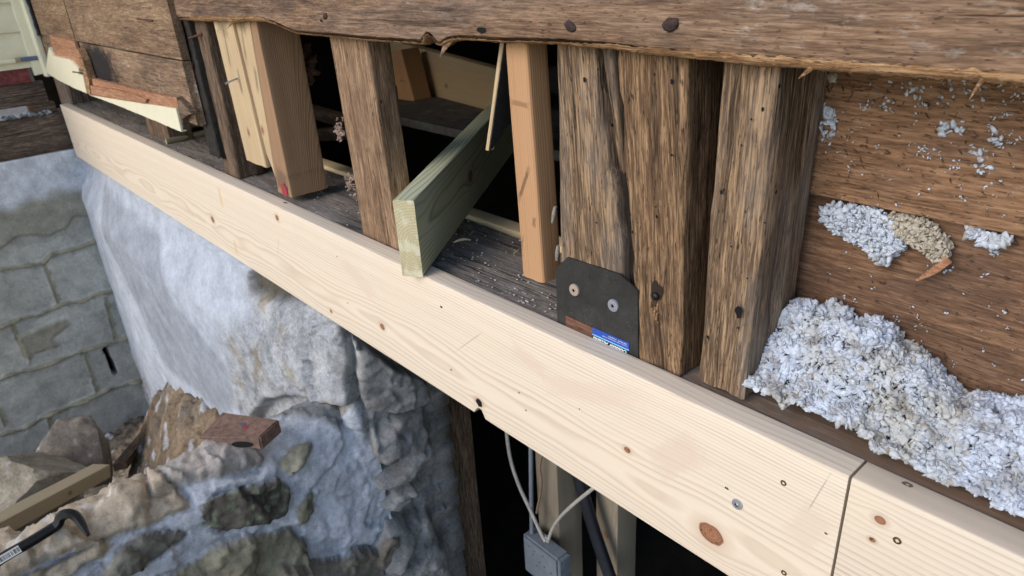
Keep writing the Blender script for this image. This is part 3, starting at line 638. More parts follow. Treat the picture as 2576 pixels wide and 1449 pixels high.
# ------------------------------------------------------------------ loose sticks in the pit
def stick(pa, za, pb, zb, wd, ht, mat, name, label, cat='wood strip', seed=0):
    a = PZ(*pa, za); b = PZ(*pb, zb); d = b-a; d /= np.linalg.norm(d); s = np.cross(d, (0, 0, 1)); s /= np.linalg.norm(s); u = np.cross(s, d)
    f = lambda p: [p-s*wd/2-u*ht, p+s*wd/2-u*ht, p+s*wd/2, p-s*wd/2]
    return tag(slab(name, f(a)+f(b), mat, None, .01, .002, .0012, rag=.002, seed=seed), label, cat)
stick((-130, 1368), -.80, (255, 1168), -.98, .062, .045, m_strip, 'wood_strip', 'pale square wood strip lying across the rocks at left', seed=3)
stick((300, 1165), -1.28, (392, 1052), -1.45, .05, .03, m_studdk, 'wood_lath', 'thin dark stick leaning into the corner of the pit', seed=5)
# ------------------------------------------------------------------ rim boards
Y0, Y1, RH = 0.0, .038, -.235
LX = -3.56
def loc(px, py, cx, cz): p = PY(px, py, 0.0); return (p[0]-cx, p[2]-cz)
cxA, czA = (LX-.0015)/2, RH/2
kn = []
for (px, py, r_) in [(1788, 1343, .0150), (962, 822, .007), (535, 552, .010), (697, 548, .007), (1877, 0, 0)]:
    if r_: a, b = loc(px, py, cxA, czA); kn.append((a, b, r_))
a, b = loc(1578, 1132, cxA, czA); kn.append((a, b, .0045)); a, b = loc(1205, 1016, cxA, czA); kn.append((a, b+.004, .007)); a, b = loc(833, 783, cxA, czA); kn.append((a, b, .0045))
mk = []
for (px, py, l_, w_, ang) in [(555, 497, .030, .008, 1.5), (593, 622, .022, .008, 1.5)]:
    a, b = loc(px, py, cxA, czA); mk.append((a, b, l_, w_, (.62, .42, .18), ang))
for (px, py, l_, w_, cc_, ang) in [(1480, 985, .10, .018, (.66, .52, .41), .3), (900, 700, .07, .02, (.66, .53, .42), -.4), (1700, 1150, .05, .025, (.64, .50, .40), .8), (2030, 1330, .035, .02, (.65, .53, .42), 1.2), (1180, 860, .05, .0012, (.38, .33, .28), .7), (2060, 1240, .030, .0010, (.35, .30, .26), 1.3), (1330, 905, .04, .015, (.65, .51, .40), -.2), (700, 620, .03, .001, (.36, .3, .25), 1.1)]:
    a, b = loc(px, py, cxA, czA); mk.append((a, b, l_, w_, cc_, ang))
m_rim = new_wood('rim_board_pine', 0, (.755, .650, .515), (.51, .385, .28), (-.085, .045), .0041, knots=kn, marks=mk, wav=.011, tint=(.74, .59, .46), rstr=.85)
cxB, czB = .45, RH/2
knB = [loc(2212, 1308, cxB, czB)+(.0048,), loc(2192, 1357, cxB, czB)+(.0028,)]
m_rimB = new_wood('rim_board_pine_coarse', 5, (.70, .60, .485), (.42, .31, .22), (.03, .22), .0085, knots=knB, wav=.012, rstr=.95, tint=(.76, .64, .45))
notch = PY(1206, 1022, 0.0)
def rim_def(P, s, u, v):
    # chipped knot hole on the lower edge
    d = np.abs(P[..., 0]-notch[0])/.013
    lift = np.clip(1-d*d, 0, 1)**.5*.017
    P[..., 2] += np.where(v < -.80, lift*smooth(-.82, -1, v), 0)
    return P
rA = slab('rim_board', bx(LX, -.0016, Y0, Y1, RH, 0), m_rim, None, .008, .0022, .0004, freq=(1.5, 12), deform=rim_def, seed=2)
tag(rA, 'long new pale pine rim board running diagonally across the photo, big knot near its end', 'board')
rB = slab('rim_board', bx(.0016, .9, Y0, Y1, RH, .0), m_rimB, None, .010, .0030, .0004, freq=(2, 14), seed=9)
tag(rB, 'second new pine rim board with coarse grain, butted at the lower right corner', 'board')

def screw_at(p, nrm, r, mat, name, parent, label=None, star=.38, th=.0016, tilt=(0, 0), cat='screw', group=None):
    nrm = Vector(nrm).normalized(); qn = nrm.to_track_quat('Z', 'Y').to_matrix().to_4x4(); V = []; F = []; n = 24; mi = []
    rings = [(r, -.001), (r, th*.35), (r*.93, th), (r*.55, th*1.12)]
    for (rr, zz_) in rings:
        for j in range(n): a = 2*math.pi*j/n; V.append((rr*math.cos(a), rr*math.sin(a), zz_))
    for zz_ in (th*1.12, -.001):
        for j in range(n): a = 2*math.pi*j/n; rr = r*star*(1.0+.30*math.cos(6*a)); V.append((rr*math.cos(a), rr*math.sin(a), zz_))
    for k_ in range(5):
        for j in range(n):
            F.append((k_*n+j, k_*n+(j+1) % n, (k_+1)*n+(j+1) % n, (k_+1)*n+j)); mi.append(1 if k_ == 4 else 0)
    F.append(tuple(range(5*n, 6*n))); mi.append(1)
    m4 = Matrix.Translation(Vector(tuple(map(float, p)))) @ qn @ Matrix.Rotation(.3, 4, 'Z')
    o = link(name, V, F, [mat, m_dark], parent, True, mi, None, m4, sharp=35)
    if label: tag(o, label, cat, group)
    return o
screw_at(PY(1855, 1268, -.0004), (0, -1, 0), .0072, m_galv, 'structural_screw', rA)
for (px, py) in [(1971, 1215), (1972, 1441)]: screw_at(PY(px, py, -.0002), (0, -1, 0), .0036, m_gold, 'brass_screw', rA, star=.6, th=.0006)
screw_at(PY(2257, 1360, -.0002), (0, -1, 0), .0042, m_gold, 'brass_screw', rB, star=.6, th=.0006)
def spot(p, nrm, r, mat, parent, name, seed=0, asp=.8):   # small knot, hole or dent let into a face
    nrm = Vector(nrm).normalized(); m4 = Matrix.Translation(Vector(tuple(map(float, p)))) @ nrm.to_track_quat('Z', 'Y').to_matrix().to_4x4()
    r2 = random.Random(seed); n = 14; V = [(0, 0, -.0004)]
    for j in range(n): a = 2*math.pi*j/n; q_ = r*(1+r2.uniform(-.22, .22)); V.append((q_*math.cos(a), q_*asp*math.sin(a), .00025))
    return link(name, V, [(0, 1+j, 1+(j+1) % n) for j in range(n)], mat, parent, True, None, None, m4)
for i, (px, py, r_) in enumerate([(1110, 772, .003), (848, 645, .0022), (875, 762, .002), (1135, 930, .0025), (1306, 988, .0022), (1458, 1029, .0014), (1323, 1032, .002), (1828, 1228, .0028), (2078, 1342, .0018), (1100, 648, .002)]):
    spot(PY(px, py, -.0003), (0, -1, 0), r_, m_dark, rA, 'nail_hole', i, .7)
spot(PY(1205, 1013, -.0006), (0, -1, 0), .0085, m_dark, rA, 'knot_hole', 3, .9)
spot(PZ(718, 510, .0004), (0, 0, 1), .0075, plain('top_knot', (.10, .06, .04)), rA, 'knot', 5, .4)
spot(PZ(2283, 1219, .0003), (0, 0, 1), .005, plain('top_knot_grey', (.16, .11, .08)), rB, 'knot', 6, .7)

# ------------------------------------------------------------------ old sill and what lies behind it
def sill_def(P, s, u, v):
    P[..., 2] += np.where(v > .5, .004*fbm(P[..., 0]*8, P[..., 1]*20, 3, 4), 0); return P
sill = slab('old_sill_beam', bx(-3.55, 1.3, .0435, .246, -.225, -.006), m_sill, None, .012, .006, .003, freq=(5, 25), deform=sill_def, seed=4)
tag(sill, 'old grey timber sill lying flat behind the new rim board, under the cut posts', 'beam')
inner_rim = slab('inner_rim_board', bx(-3.4, 1.3, .249, .287, -.235, .002), m_inpine, None, .02, .002, .0005, seed=6)
tag(inner_rim, 'new pine board on the inner side of the old sill, seen between the posts', 'board')
# subfloor and room that keeps the inside dark
def room(name, b, mat, label, cat): return tag(slab(name, b, mat, None, .5, .002, 0, flat=True), label, cat)
fl = tag(slab('subfloor', by(-2.3, -.95, .75, 2.3, -.03, -.002), m_dust, None, .1, .001, 0, flat=True), 'dusty grey floor boards inside the dark room', 'floor', kind='structure')
tag(slab('cellar_floor', by(-4, 3, .3, 4.2, -2.24, -2.2), m_mast, None, .5, .001, 0, flat=True), 'dark cellar floor', 'floor', kind='structure')
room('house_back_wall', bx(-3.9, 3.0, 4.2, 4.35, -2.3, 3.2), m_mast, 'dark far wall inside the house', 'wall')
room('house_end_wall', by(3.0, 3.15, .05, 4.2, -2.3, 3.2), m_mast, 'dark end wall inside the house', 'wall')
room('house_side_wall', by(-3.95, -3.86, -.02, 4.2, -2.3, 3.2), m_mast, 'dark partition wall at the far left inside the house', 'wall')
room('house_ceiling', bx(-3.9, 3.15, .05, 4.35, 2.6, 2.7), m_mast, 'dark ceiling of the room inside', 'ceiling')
tag(slab('corner_gap_fill', bv(-3.85, -3.575, .055, .30, -.22, .9), m_sillL, None, .03, .004, .003, seed=6), 'added dark block filling the corner gap behind the left end of the rim board', 'post')  # added dark fill, keeps sky from showing through the corner gap
# new beam and brace inside the upper opening
def ray_at(px, py, t): return CAM+t*ray(px, py)
a1, a2, b1, b2 = PY(930, 88, 1.15), PY(960, 205, 1.15), PY(1290, 185, .98), PY(1290, 300, .98)
dY = np.array((0, .038, 0))
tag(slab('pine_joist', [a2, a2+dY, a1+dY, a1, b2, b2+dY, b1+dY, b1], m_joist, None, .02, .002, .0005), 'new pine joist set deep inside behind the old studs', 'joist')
a1, a2, b1, b2 = PY(985, 130, .95), PY(1008, 125, .95), PY(1002, 250, .95), PY(1042, 254, .95)
tag(slab('short_brace', [b1, b1+dY*2.2, b2+dY*2.2, b2, a1, a1+dY*2.2, a2+dY*2.2, a2], m_ceds, None, .02, .002, .0005), 'short orange wood brace slanting in front of the inner joist', 'brace')

for i, (pa_, pb_, y_, lb) in enumerate([((742, 262), (880, 300), .75, 'dim brown floor joist behind the dark opening, upper one'), ((742, 330), (880, 318), .55, 'dim board lying in the dark opening behind the wide pale stud')]):
    A, B = PY(*pa_, y_), PY(*pb_, y_); u_ = np.array((0, .05, 0)); v_ = np.array((0, 0, -.045))
    tag(slab('floor_joist', [A, A+u_, A+u_+v_, A+v_, B, B+u_, B+u_+v_, B+v_], m_studdk, None, .02, .002, .001, seed=i), lb, 'joist', 'dim framing in the dark room')
# ------------------------------------------------------------------ studs and posts
YF = .043
def stud(name, tl, tr, bl, br, depth, mat, label, ztop=.62, yf=YF, seed=0, rad=.002, disp=.0012, rag=.003, step=.008, zb=None, parent=None, group='old studs and posts above the sill', deform=None, cat='stud', endmat=None):
    TL, TR, BL, BR = PY(*tl, yf), PY(*tr, yf), PY(*bl, yf), PY(*br, yf)
    def top(T, B): t = (ztop-B[2])/(T[2]-B[2]); return B+(T-B)*t
    if zb is not None:
        BL = TL+(BL-TL)*((zb-TL[2])/(BL[2]-TL[2])); BR = TR+(BR-TR)*((zb-TR[2])/(BR[2]-TR[2]))
    TL, TR = top(TL, BL), top(TR, BR); d = np.array((0, depth, 0))
    o = slab(name, [BL, BL+d, BR+d, BR, TL, TL+d, TR+d, TR], mat, parent, step, rad, disp, (4, 40), rag, 90, seed, deform, endmat)
    if parent is None: tag(o, label, cat, group)
    return o
stud('stud', (480, 55), (515, 60), (563, 423), (597, 432), .075, m_studdk, 'dark rounded old stud, the leftmost one under the old band board', seed=1, rad=.008, disp=.004, rag=.006, zb=-.004)
o = stud('stud', (537, 55), (581, 48), (620, 403), (670, 422), .085, m_lstud, 'yellow pine stud with a bent nail in its face', seed=2, yf=.036)
nail = tube('nail', [PY(597, 197, .036), PY(583, 203, .020), PY(567, 211, .004)], .0022, m_galv, o, 8, 3)
stud('stud', (588, 50), (626, 50), (655, 347), (692, 440), .07, m_lstud, 'narrow yellow stud with a torn foot, second from the widest brown stud', seed=3, rag=.02, yf=.044)
stud('stud', (628, 50), (643, 53), (697, 470), (733, 492), .095, m_bstud, 'deep brown stud with red paint at its foot, left of the dark opening', seed=4, yf=.040, zb=.012)
def s4foot(): 
    p = PY(715, 478, .0385); 
    return spot(p, (0, -1, 0), .016, plain('red_paint_mark', (.30, .04, .05)), D.objects['stud.003'], 'red_paint_mark', 8, 1.1)
s4foot()
stud('stud', (828, 93), (924, 100), (916, 605), (1003, 632), .046, m_stud, 'wide pale old stud standing left of the green treated board', seed=5, disp=.002, rad=.003, zb=-.004)
stud('stud', (1268, 107), (1324, 107), (1314, 693), (1368, 714), .040, m_ceds, 'smooth orange cedar stud cut short above the sill, just left of the big cracked post', seed=6, rad=.004, disp=.0008, rag=.002, step=.006)
# post with a long split: two halves of one timber stay separate meshes
def crackL(P, s, u, v):
    z = P[..., 2]; w_ = .014*fbm(z*9, 2.2, 1, 5, .6)-.004
    P[..., 0] += np.where(v > .3, w_*smooth(.3, 1, v), 0); return P
def crackR(P, s, u, v):
    z = P[..., 2]; w_ = .014*fbm(z*8, 9.2, 1, 5, .6)
    P[..., 0] -= np.where(v < -.3, w_*smooth(-.3, -1, v), 0); return P
pL = stud('post', (1397, 113), (1505, 122), (1410, 650), (1572, 700), .10, m_post2, 'left big old post with a long crack, behind the black steel plate', seed=7, rad=.005, disp=.005, zb=-.004, group=None, deform=crackL, cat='post')
sp = stud('splinter', (1514, 122), (1538, 124), (1556, 420), (1572, 435), .05, m_post2, '', seed=12, rad=.004, disp=.005, parent=pL, yf=.052, rag=.02)
stud('splinter', (1590, 560), (1612, 560), (1600, 770), (1616, 770), .02, m_post, '', seed=15, rad=.004, disp=.004, parent=pL, yf=.060, rag=.02, ztop=.16)
pM = stud('post', (1548, 125), (1725, 145), (1611, 890), (1712, 922), .085, m_post, 'middle big old post with a screw sunk low in its face', seed=8, rad=.005, disp=.0055, zb=-.004, group=None, deform=crackR, cat='post')
pR = stud('post', (1814, 153), (1964, 167), (1757, 890), (1874, 968), .104, m_post2, 'rightmost big old post with worm holes, next to the insulation', seed=9, rad=.008, disp=.006, zb=.004, group=None, cat='post', rag=.006)
m_gap_shade = old_wood('gap_shade_strip', 17, ((.006, .005, .004), (.022, .016, .012), (.06, .045, .035)), stain_amt=.5)
stud('gap_shade_strip', (1500, 122), (1552, 125), (1560, 680), (1612, 720), .03, m_gap_shade, '', seed=19, rad=.003, disp=.006, parent=pL, yf=.060, zb=.0)  # near-black strip added so the gap between the posts looks deep in shade
for par, lst in ((pR, [(1815, 483, .0035), (1858, 785, .0075), (1890, 300, .0022), (1865, 365, .002), (1925, 560, .002), (1840, 620, .0022), (1880, 700, .002)]), (pM, [(1690, 205, .0035), (1605, 560, .002), (1690, 390, .003), (1650, 520, .002)]), (pL, [(1470, 200, .004), (1440, 320, .002), (1500, 560, .0024)])):
    for i, (px, py, r_) in enumerate(lst): spot(PY(px, py, YF-.0032), (0, -1, 0), r_*(.62 if r_ > .007 else .5), m_dark, par, 'worm_hole', i, 1.7 if r_ > .003 else 1.2)
# screw sunk in the middle post
hp = PY(1652, 742, YF-.002)
spot(hp+np.array((0, -.0012, .006)), (0, -1, .0), .008, plain('shaded_hole', (.03, .018, .012)), pM, 'screw_hole', 2, 1.7)
V, F = blob(.0060, 2, .08, 2, 3, (1, .6, 1)); link('sunk_screw', V, F, m_black, pM, True, None, None, Matrix.Translation(Vector(hp+np.array((0, -.003, -.001)))))
for i, (dx, dz, l_) in enumerate([(-.006, -.008, .010), (.005, -.009, .012), (.001, -.016, .018), (.004, -.022, .014)]):
    p = hp+np.array((dx, -.003, dz)); tube('wood_shaving', [p, p+np.array((.002, -.004, -l_*.5)), p+np.array((.004, -.002, -l_))], [.0012, .0022, .0004], m_torn, pM, 5, 2)
m_cocoon = plain('cocoon_grey', (.30, .27, .23), .95, 0, .4, 400, .001)
# wood shavings and cocoons on the dark edge of the cedar stud
for i, (a, b) in enumerate([((1397, 520), (1390, 560)), ((1404, 618), (1401, 655))]):
    p0, p1 = PY(*a, .050), PY(*b, .050); tag(tube('insect_cocoon', [p0, (p0+p1)/2, p1], [.0024, .0034, .0020], m_cocoon, None, 8, 3), ['upper grey cocoon stuck beside the cedar stud', 'lower grey cocoon stuck just above the black plate'][i], 'cocoon', 'cocoons in the gap')

for (px, py, n_t, lb) in [(855, 325, 16, 'upper pinkish fluff caught on the left edge of the wide pale old stud'), (882, 460, 14, 'lower pinkish fluff on the left edge of the wide pale old stud')]:
    V, F = tufts_early([PY(px+rng.normal()*5, py+rng.normal()*13, .046) for _ in range(n_t*4)], n_t, .0030)
    tag(link('fibre_tuft', V, F, m_pinkf, None, True), lb, 'insulation tuft', 'fluff on the wide pale stud')
V, F = tufts_early([PY(772+rng.normal()*7, 165+rng.normal()*26, .20) for _ in range(50)], 5, .010)
tag(link('insulation_scrap', V, F, plain('brown_pink_fibre', (.25, .15, .12), .95, 0, .5, 200), None, True), 'torn pinkish insulation scrap hanging in the dark gap right of the widest brown stud', 'insulation scrap')
# hanging strip with torn tar paper
hs = empty('hanging_lath', PY(1255, 110, .05), 'thin hanging lath backed with torn black tar paper, left of the cedar stud', 'lath')
T, B = PY(1257, 105, .04), PY(1221, 378, .04)
Tt = B+(T-B)*1.3; e = np.array((.0085, 0, 0)); dd = np.array((0, .012, 0))
slab('lath', [B, B+dd, B+e*.8+dd, B+e*.8, Tt, Tt+dd, Tt+e+dd, Tt+e], m_lstud, hs, .006, .001, .0006, rag=.004)
b0 = B+e+dd*.3
pts = [(.040, B[2]), (.052, B[2]+.010), (.064, B[2]+.03), (.080, B[2]+.038), (.094, B[2]+.07), (.10, B[2]+.16), (.10, .45), (.040, .45)]
tp = prism('tar_paper', pts, 'x', B[0]+.009, B[0]+.0105, m_tar, hs, .0015, 120)
for v in tp.data.vertices:
    v.co.x += (v.co.z+tp.matrix_basis.translation.z-B[2])*(T[0]-B[0])/(T[2]-B[2])

# ------------------------------------------------------------------ treated board
fb = PZ(1015, 692, .0015); d = np.array((-.574, .817, .045)); d /= np.linalg.norm(d); wv_ = np.array((.817, .574, 0))*.038; hv = np.array((0, 0, .140))
fb = fb-d*.004
end = fb+d*1.05
k = NB('treated_end_grain'); c = k.coord(); x, y, z = k.sep(c)
rr = k.math('SQRT', k.math('ADD', k.math('POWER', k.math('ADD', y, .014), 2.), k.math('POWER', k.math('SUBTRACT', z, -.005), 2.)))
qf = k.math('FRACT', k.math('MULTIPLY', k.math('ADD', rr, k.math('MULTIPLY', k.noise(c, 25, 2), .006)), 1/.0050))
cc = k.mix(k.ramp(qf, [(0, (.1,)*3), (.6, (.25,)*3), (.85, (1,)*3), (1, (0,)*3)]), (.66, .60, .40), (.44, .40, .22)); nn = k.noise(c, 420, 4, .7)
cc = k.mix(k.mapr(nn, .35, .7, 0, .6), cc, (.40, .31, .16)); cc = k.mix(k.mapr(k.noise(c, 40, 3), .5, .62, 0, .6), cc, (.75, .72, .55)); k.bump(nn, .0012, 1); m_treat_end = k.out(cc, .9)
tr = slab('treated_board', [fb, fb+wv_, fb+wv_+hv, fb+hv, end, end+wv_, end+wv_+hv, end+hv], m_treat, None, .008, .0025, .0006, rag=.0012, ragf=300, endmat=m_treat_end, seed=3)
tag(tr, 'greenish pressure treated board resting on edge across the rim board, its cut end facing out', 'board')

# ------------------------------------------------------------------ steel plate with label
pp = [PY(x_, y_, .0398) for x_, y_ in [(1427, 647), (1560, 690), (1602, 730)]]; bl, br = PY(1400, 815, .0398), PY(1606, 895, .0398); tl = PY(1398, 675, .0398)
pts = [(tl[0], -.06), (tl[0], tl[2]), (pp[0][0], pp[0][2]), (pp[1][0], pp[1][2]), (pp[2][0]+.002, pp[2][2]), (br[0]+.002, -.06)]
k = NB('powder_coated_steel'); c = k.coord(); n1 = k.noise(c, 30, 5, .7); v1 = k.voro(c, 420); g_ = k.noise(c, 22, 3)
cc = k.mix(k.mapr(n1, .4, .7), (.020, .019, .017), (.038, .037, .036)); cc = k.mix(k.math('MULTIPLY', k.mapr(v1, .1, .3, 1, 0), k.mapr(g_, .48, .62)), cc, (.13, .13, .13)); k.bump(k.noise(c, 900, 2), .0002); m_plate = k.out(cc, .5, .1, .5)
pl = prism('strap_plate', pts, 'y', .0392, .0427, m_plate, None, bev=.0004); tag(pl, 'black steel strap plate with clipped corners, screwed to the cracked post behind the rim board', 'steel plate')
screw_at(PY(1446, 729, .0390), (0, -1, 0), .0093, m_tanscrew, 'screw', pl, star=.26, th=.0026)
screw_at(PY(1544, 768, .0390), (0, -1, 0), .0093, m_galv, 'screw', pl, star=.26, th=.0026)
# printed sticker: lower part hides behind the board
sx0, sxm, sx1 = PY(1424, 815, .039)[0], PY(1491, 826, .039)[0], PY(1583, 870, .039)[0]
zt = PY(1490, 822, .039)[2]
def quad(name, x0, x1, z0, z1, y, mat, parent): return prism(name, [(x0, z0), (x1, z0), (x1, z1), (x0, z1)], 'y', y, y+.0002, mat, parent)
stk = quad('sticker', sx0, sx1, zt-.055, zt, .0388, plain('sticker_black', (.012, .013, .02), .35, 0, .1, spec=.5), pl)
kk = old_wood('sticker_woodprint', 13, ((.06, .03, .02), (.14, .07, .045), (.22, .12, .08)), stain_amt=.3, crack=0, bmd=.0001)
quad('sticker_photo_panel', sx0, sxm, zt-.055, zt-.0002, .03855, kk, stk)
quad('sticker_blue_band', sxm, sx1, zt-.0115, zt-.0002, .03855, plain('sticker_blue', (.02, .07, .38), .35, 0, .1, spec=.5), stk)
quad('sticker_line', sxm, sx1, zt-.0125, zt-.0108, .03830, plain('sticker_light_blue', (.20, .55, .85), .35, 0, .05, spec=.5), stk)
m_ink = plain('sticker_white_ink', (.82, .84, .86), .4, 0, .03)
def text(name, s, size, x, z, y, parent, shear=.3, rot=math.pi, off=0.0):
    cu = D.curves.new(name, 'FONT'); cu.body = s; cu.size = size; cu.shear = shear; cu.extrude = .00004; cu.offset = off; cu.align_x = 'LEFT'
    t = D.objects.new(name, cu); COL.objects.link(t); bpy.context.view_layer.update()
    me = D.meshes.new_from_object(t); COL.objects.unlink(t); D.objects.remove(t)
    me.materials.clear(); me.materials.append(m_ink); o = D.objects.new(name, me); COL.objects.link(o)
    o.matrix_world = Matrix.Translation((x, y, z)) @ Matrix.Rotation(rot, 4, 'Y') @ Matrix.Rotation(math.pi/2, 4, 'X')
    o.parent = parent; o.matrix_parent_inverse = parent.matrix_basis.inverted(); return o
text('sticker_title_text', 'Outdoor Accents', .0086, sx1-.003, zt-.0142, .0381, stk, .35, off=.0002)
for i, (s_t, sz_) in enumerate([('Strongtie.com', .0026), ('(800) 999-5099', .0024)]): text('sticker_small_text', s_t, sz_, sx1-.022+.018*i, zt-.0030-.0*i, .0383, stk, 0)
text('sticker_small_text', 'Company Inc. PO Box 10789, Pleasanton, CA 94588', .0021, sx1-.003, zt-.0062, .0383, stk, 0)

# ------------------------------------------------------------------ band board across the top
bot = [(430, 48), (470, 51), (540, 50), (575, 56), (610, 50), (655, 52), (690, 62), (720, 76), (745, 86), (790, 90), (830, 93), (900, 101), (960, 106), (1040, 111), (1062, 113), (1066, 96), (1075, 90), (1088, 100), (1095, 113), (1108, 118), (1122, 106), (1150, 101), (1200, 103), (1262, 108), (1330, 109), (1400, 112), (1480, 119), (1540, 123), (1600, 133), (1720, 143), (1800, 150), (1900, 162), (2000, 166), (2030, 170), (2110, 176), (2250, 186), (2400, 197), (2576, 212), (2700, 222)]
YB = .014
bz = np.array([(lambda p: (p[0], p[2]))(PY(x_, y_, YB)) for x_, y_ in bot])
x0b = PY(445, 50, YB)[0]
def band_def(P, s, u, v):
    x = P[..., 0]; tgt = np.interp(x, bz[:, 0], bz[:, 1])+.0016*fbm(x*120, 3, 3, 3, .7)
    w_ = smooth(-.55, -1, v); z0 = .36
    P[..., 2] += np.where(v < -.5, w_*(tgt+.006*(u < 0)-(.375)), 0)
    return P
band = slab('band_board', bx(x0b, 1.3, YB, .040, .375, .74), m_band, None, .008, .003, .0022, freq=(3, 22), deform=band_def, seed=3, rag=.004)
tag(band, 'wide weathered old board running across the whole top of the photo, above the posts', 'board')
# torn lower lip
xs = np.arange(x0b+.02, 1.25, .0035); Q = []
tgt = np.interp(xs, bz[:, 0], bz[:, 1]); lipw = .003+.005*smooth(-.45, -.2, xs)+.006*smooth(-1.75, -1.6, xs)*smooth(-1.15, -1.3, xs)
for j, (dy, dz) in enumerate([(-.0006, 1.0), (.001, .35), (.006, -.25), (.014, -.5), (.022, -.2), (.025, .8)]):
    z = tgt+lipw*dz*(1+.5*fbm(xs*90, j*1.7, 2, 3, .7))+.0026*fbm(xs*170, j*3.1, 5, 4, .7); Q.append(np.stack([xs, YB+dy+.0022*fbm(xs*130, j*2.3, 9, 4, .7), z], -1))
o = grid('torn_edge', np.array(Q)[::-1], m_torn, parent=band); plabel(o, 'splintered orange lower edge of the old board')
for i, (px, py, L_) in enumerate([(1120, 118, .022), (1128, 112, .018), (2480, 190, .03), (2035, 176, .012), (580, 62, .012)]):
    p = PY(px, py, YB+.004); tube('splinter', [p+np.array((.008, .006, .010)), p, p+np.array((-.006, -.006, -L_*.6))], [.003, .0022, .0003] if i else [.005, .004, .001], m_torn if i != 0 else m_band, band, 6, 3, .35)
def nailhead(px, py, y, parent, r=.0052, seed=0):
    V, F = blob(r, 3, .35, 1.8, seed, (1.25, .35, .8)); a = random.Random(seed).uniform(-.6, .9)
    return link('nail_head', V, F, m_nail, parent, True, None, None, Matrix.Translation(Vector(PY(px, py, y))) @ Matrix.Rotation(a, 4, 'Y'))
nailhead(818, 41, YB-.001, band, .0065, 3); nailhead(1435, 67, YB-.0005, band, .0075, 5); nailhead(1687, 61, YB-.0005, band, .0085, 8)
spot(PY(1212, 76, YB-.0016), (0, -1, 0), .009, m_dark, band, 'nail_hole', 4, .5)
spot(PY(808, 52, YB-.0016), (0, -1, 0), .004, m_dark, band, 'nail_hole', 7, .7)

# ------------------------------------------------------------------ sheathing and old siding at the left
xr = PY(455, 165, 0)[0]
ha = slab('sheathing_board', bx(-2.86, PY(450, 120, 0)[0], -.001, .021, .302, .62), m_sheath, None, .012, .002, .0018, rag=.012, ragf=25, seed=2)
tag(ha, 'upper wide brown sheathing board with dark stains, left of the old band board', 'sheathing board', 'sheathing boards left of the opening')
hb = slab('sheathing_board', bx(-3.6, -2.868, -.002, .021, .300, .62), m_sheath, None, .012, .002, .0015, seed=21)
tag(hb, 'short brown sheathing board between the cream corner and the upper stained board', 'sheathing board', 'sheathing boards left of the opening')
hc = slab('sheathing_board', bx(-3.5, PY(480, 250, 0)[0], .001, .022, .135, .298), old_wood('sheathing_low', 15, ((.05, .03, .02), (.21, .135, .085), (.36, .25, .16)), stain_amt=.5, saw=.4, white=.5, marks=((-.02, .01, .26, .10, (.012, .011, .012), .97),)), None, .012, .002, .0018, rag=.012, ragf=25, seed=7)
tag(hc, 'lower brown sheathing board with a black scorch like stain, above the cream strip', 'sheathing board', 'sheathing boards left of the opening')
tarb = slab('tar_soaked_plank', bv(-1.80, PY(500, 200, .03)[0]+.03, .026, .052, .045, .62), plain('tar_soaked_wood', (.03, .026, .022), .9, 0, .6, 60, .003), None, .008, .004, .005, rag=.012, freq=(20, 30), seed=3)
tag(tarb, 'black tar stained plank edge between the sheathing and the first stud', 'plank')
def ppoly(pts, y): return [(lambda p: (p[0], p[2]))(PY(a, b, y)) for a, b in pts]
cs = empty('siding_remnant', PY(220, 210, -.01), 'cut off remnant of cream painted clapboard hanging below the brown sheathing', 'siding')
prism('painted_face', ppoly([(128, 118), (140, 140), (182, 150), (203, 170), (206, 186), (215, 190), (224, 234), (195, 222), (150, 200), (120, 180)], -.012), 'y', -.020, -.004, m_cream, cs, .004, 40)
prism('painted_face', ppoly([(228, 238), (300, 250), (380, 262), (448, 272), (462, 331), (400, 305), (310, 268), (262, 250)], -.014), 'y', -.020, -.006, m_cream, cs, .002, 40)
plabel(prism('bare_wood', ppoly([(226, 195), (300, 212), (375, 232), (450, 245), (456, 272), (380, 262), (300, 250), (228, 236)], -.010), 'y', -.0165, -.003, m_redwood, cs, .005, 30), 'torn reddish bare wood above the cream strip')
plabel(prism('bare_wood', ppoly([(228, 214), (300, 226), (345, 238), (375, 250), (370, 258), (300, 247), (228, 234)], -.018), 'y', -.024, -.0166, m_redwood, cs, .003, 60), 'raised torn splinter')
plabel(prism('bare_wood', ppoly([(128, 88), (190, 104), (197, 125), (208, 140), (214, 165), (205, 182), (190, 155), (140, 142)], -.008), 'y', -.0125, -.003, m_redwood, cs, .004, 40), 'torn reddish bare wood above the cream corner piece')
prism('splinter', ppoly([(195, 122), (201, 124), (213, 150), (228, 198), (232, 236), (224, 232), (214, 180)], -.020), 'y', -.027, -.003, m_torn, cs, .004, 60)
prism('broken_end', ppoly([(450, 245), (470, 262), (487, 285), (478, 290), (466, 300), (468, 326), (462, 330), (456, 272)], -.008), 'y', -.015, .004, m_studdk, cs, .006, 50)
for i, (px, py) in enumerate([(377, 51), (205, 184)]):
    p = PY(px, py, -.004 if i == 0 else -.018); tube('nail', [p+np.array((.02, .0, .0)), p, p+np.array((-.045, -.018, .004))], .0025, m_rust, ha if i == 0 else cs, 8, 2)
# stray nails in the gap
for i, (a, b) in enumerate([((475, 97), (508, 85)), ((482, 160), (505, 272))]):
    tag(tube('nail', [PY(*a, .02), PY(*b, .043)], .003, m_rust, None, 8, 2), ['rusty nail sticking out of the first stud under the band board', 'long thin rusty wire hanging in the gap beside the tarred plank'][i], ['nail', 'wire'][i])

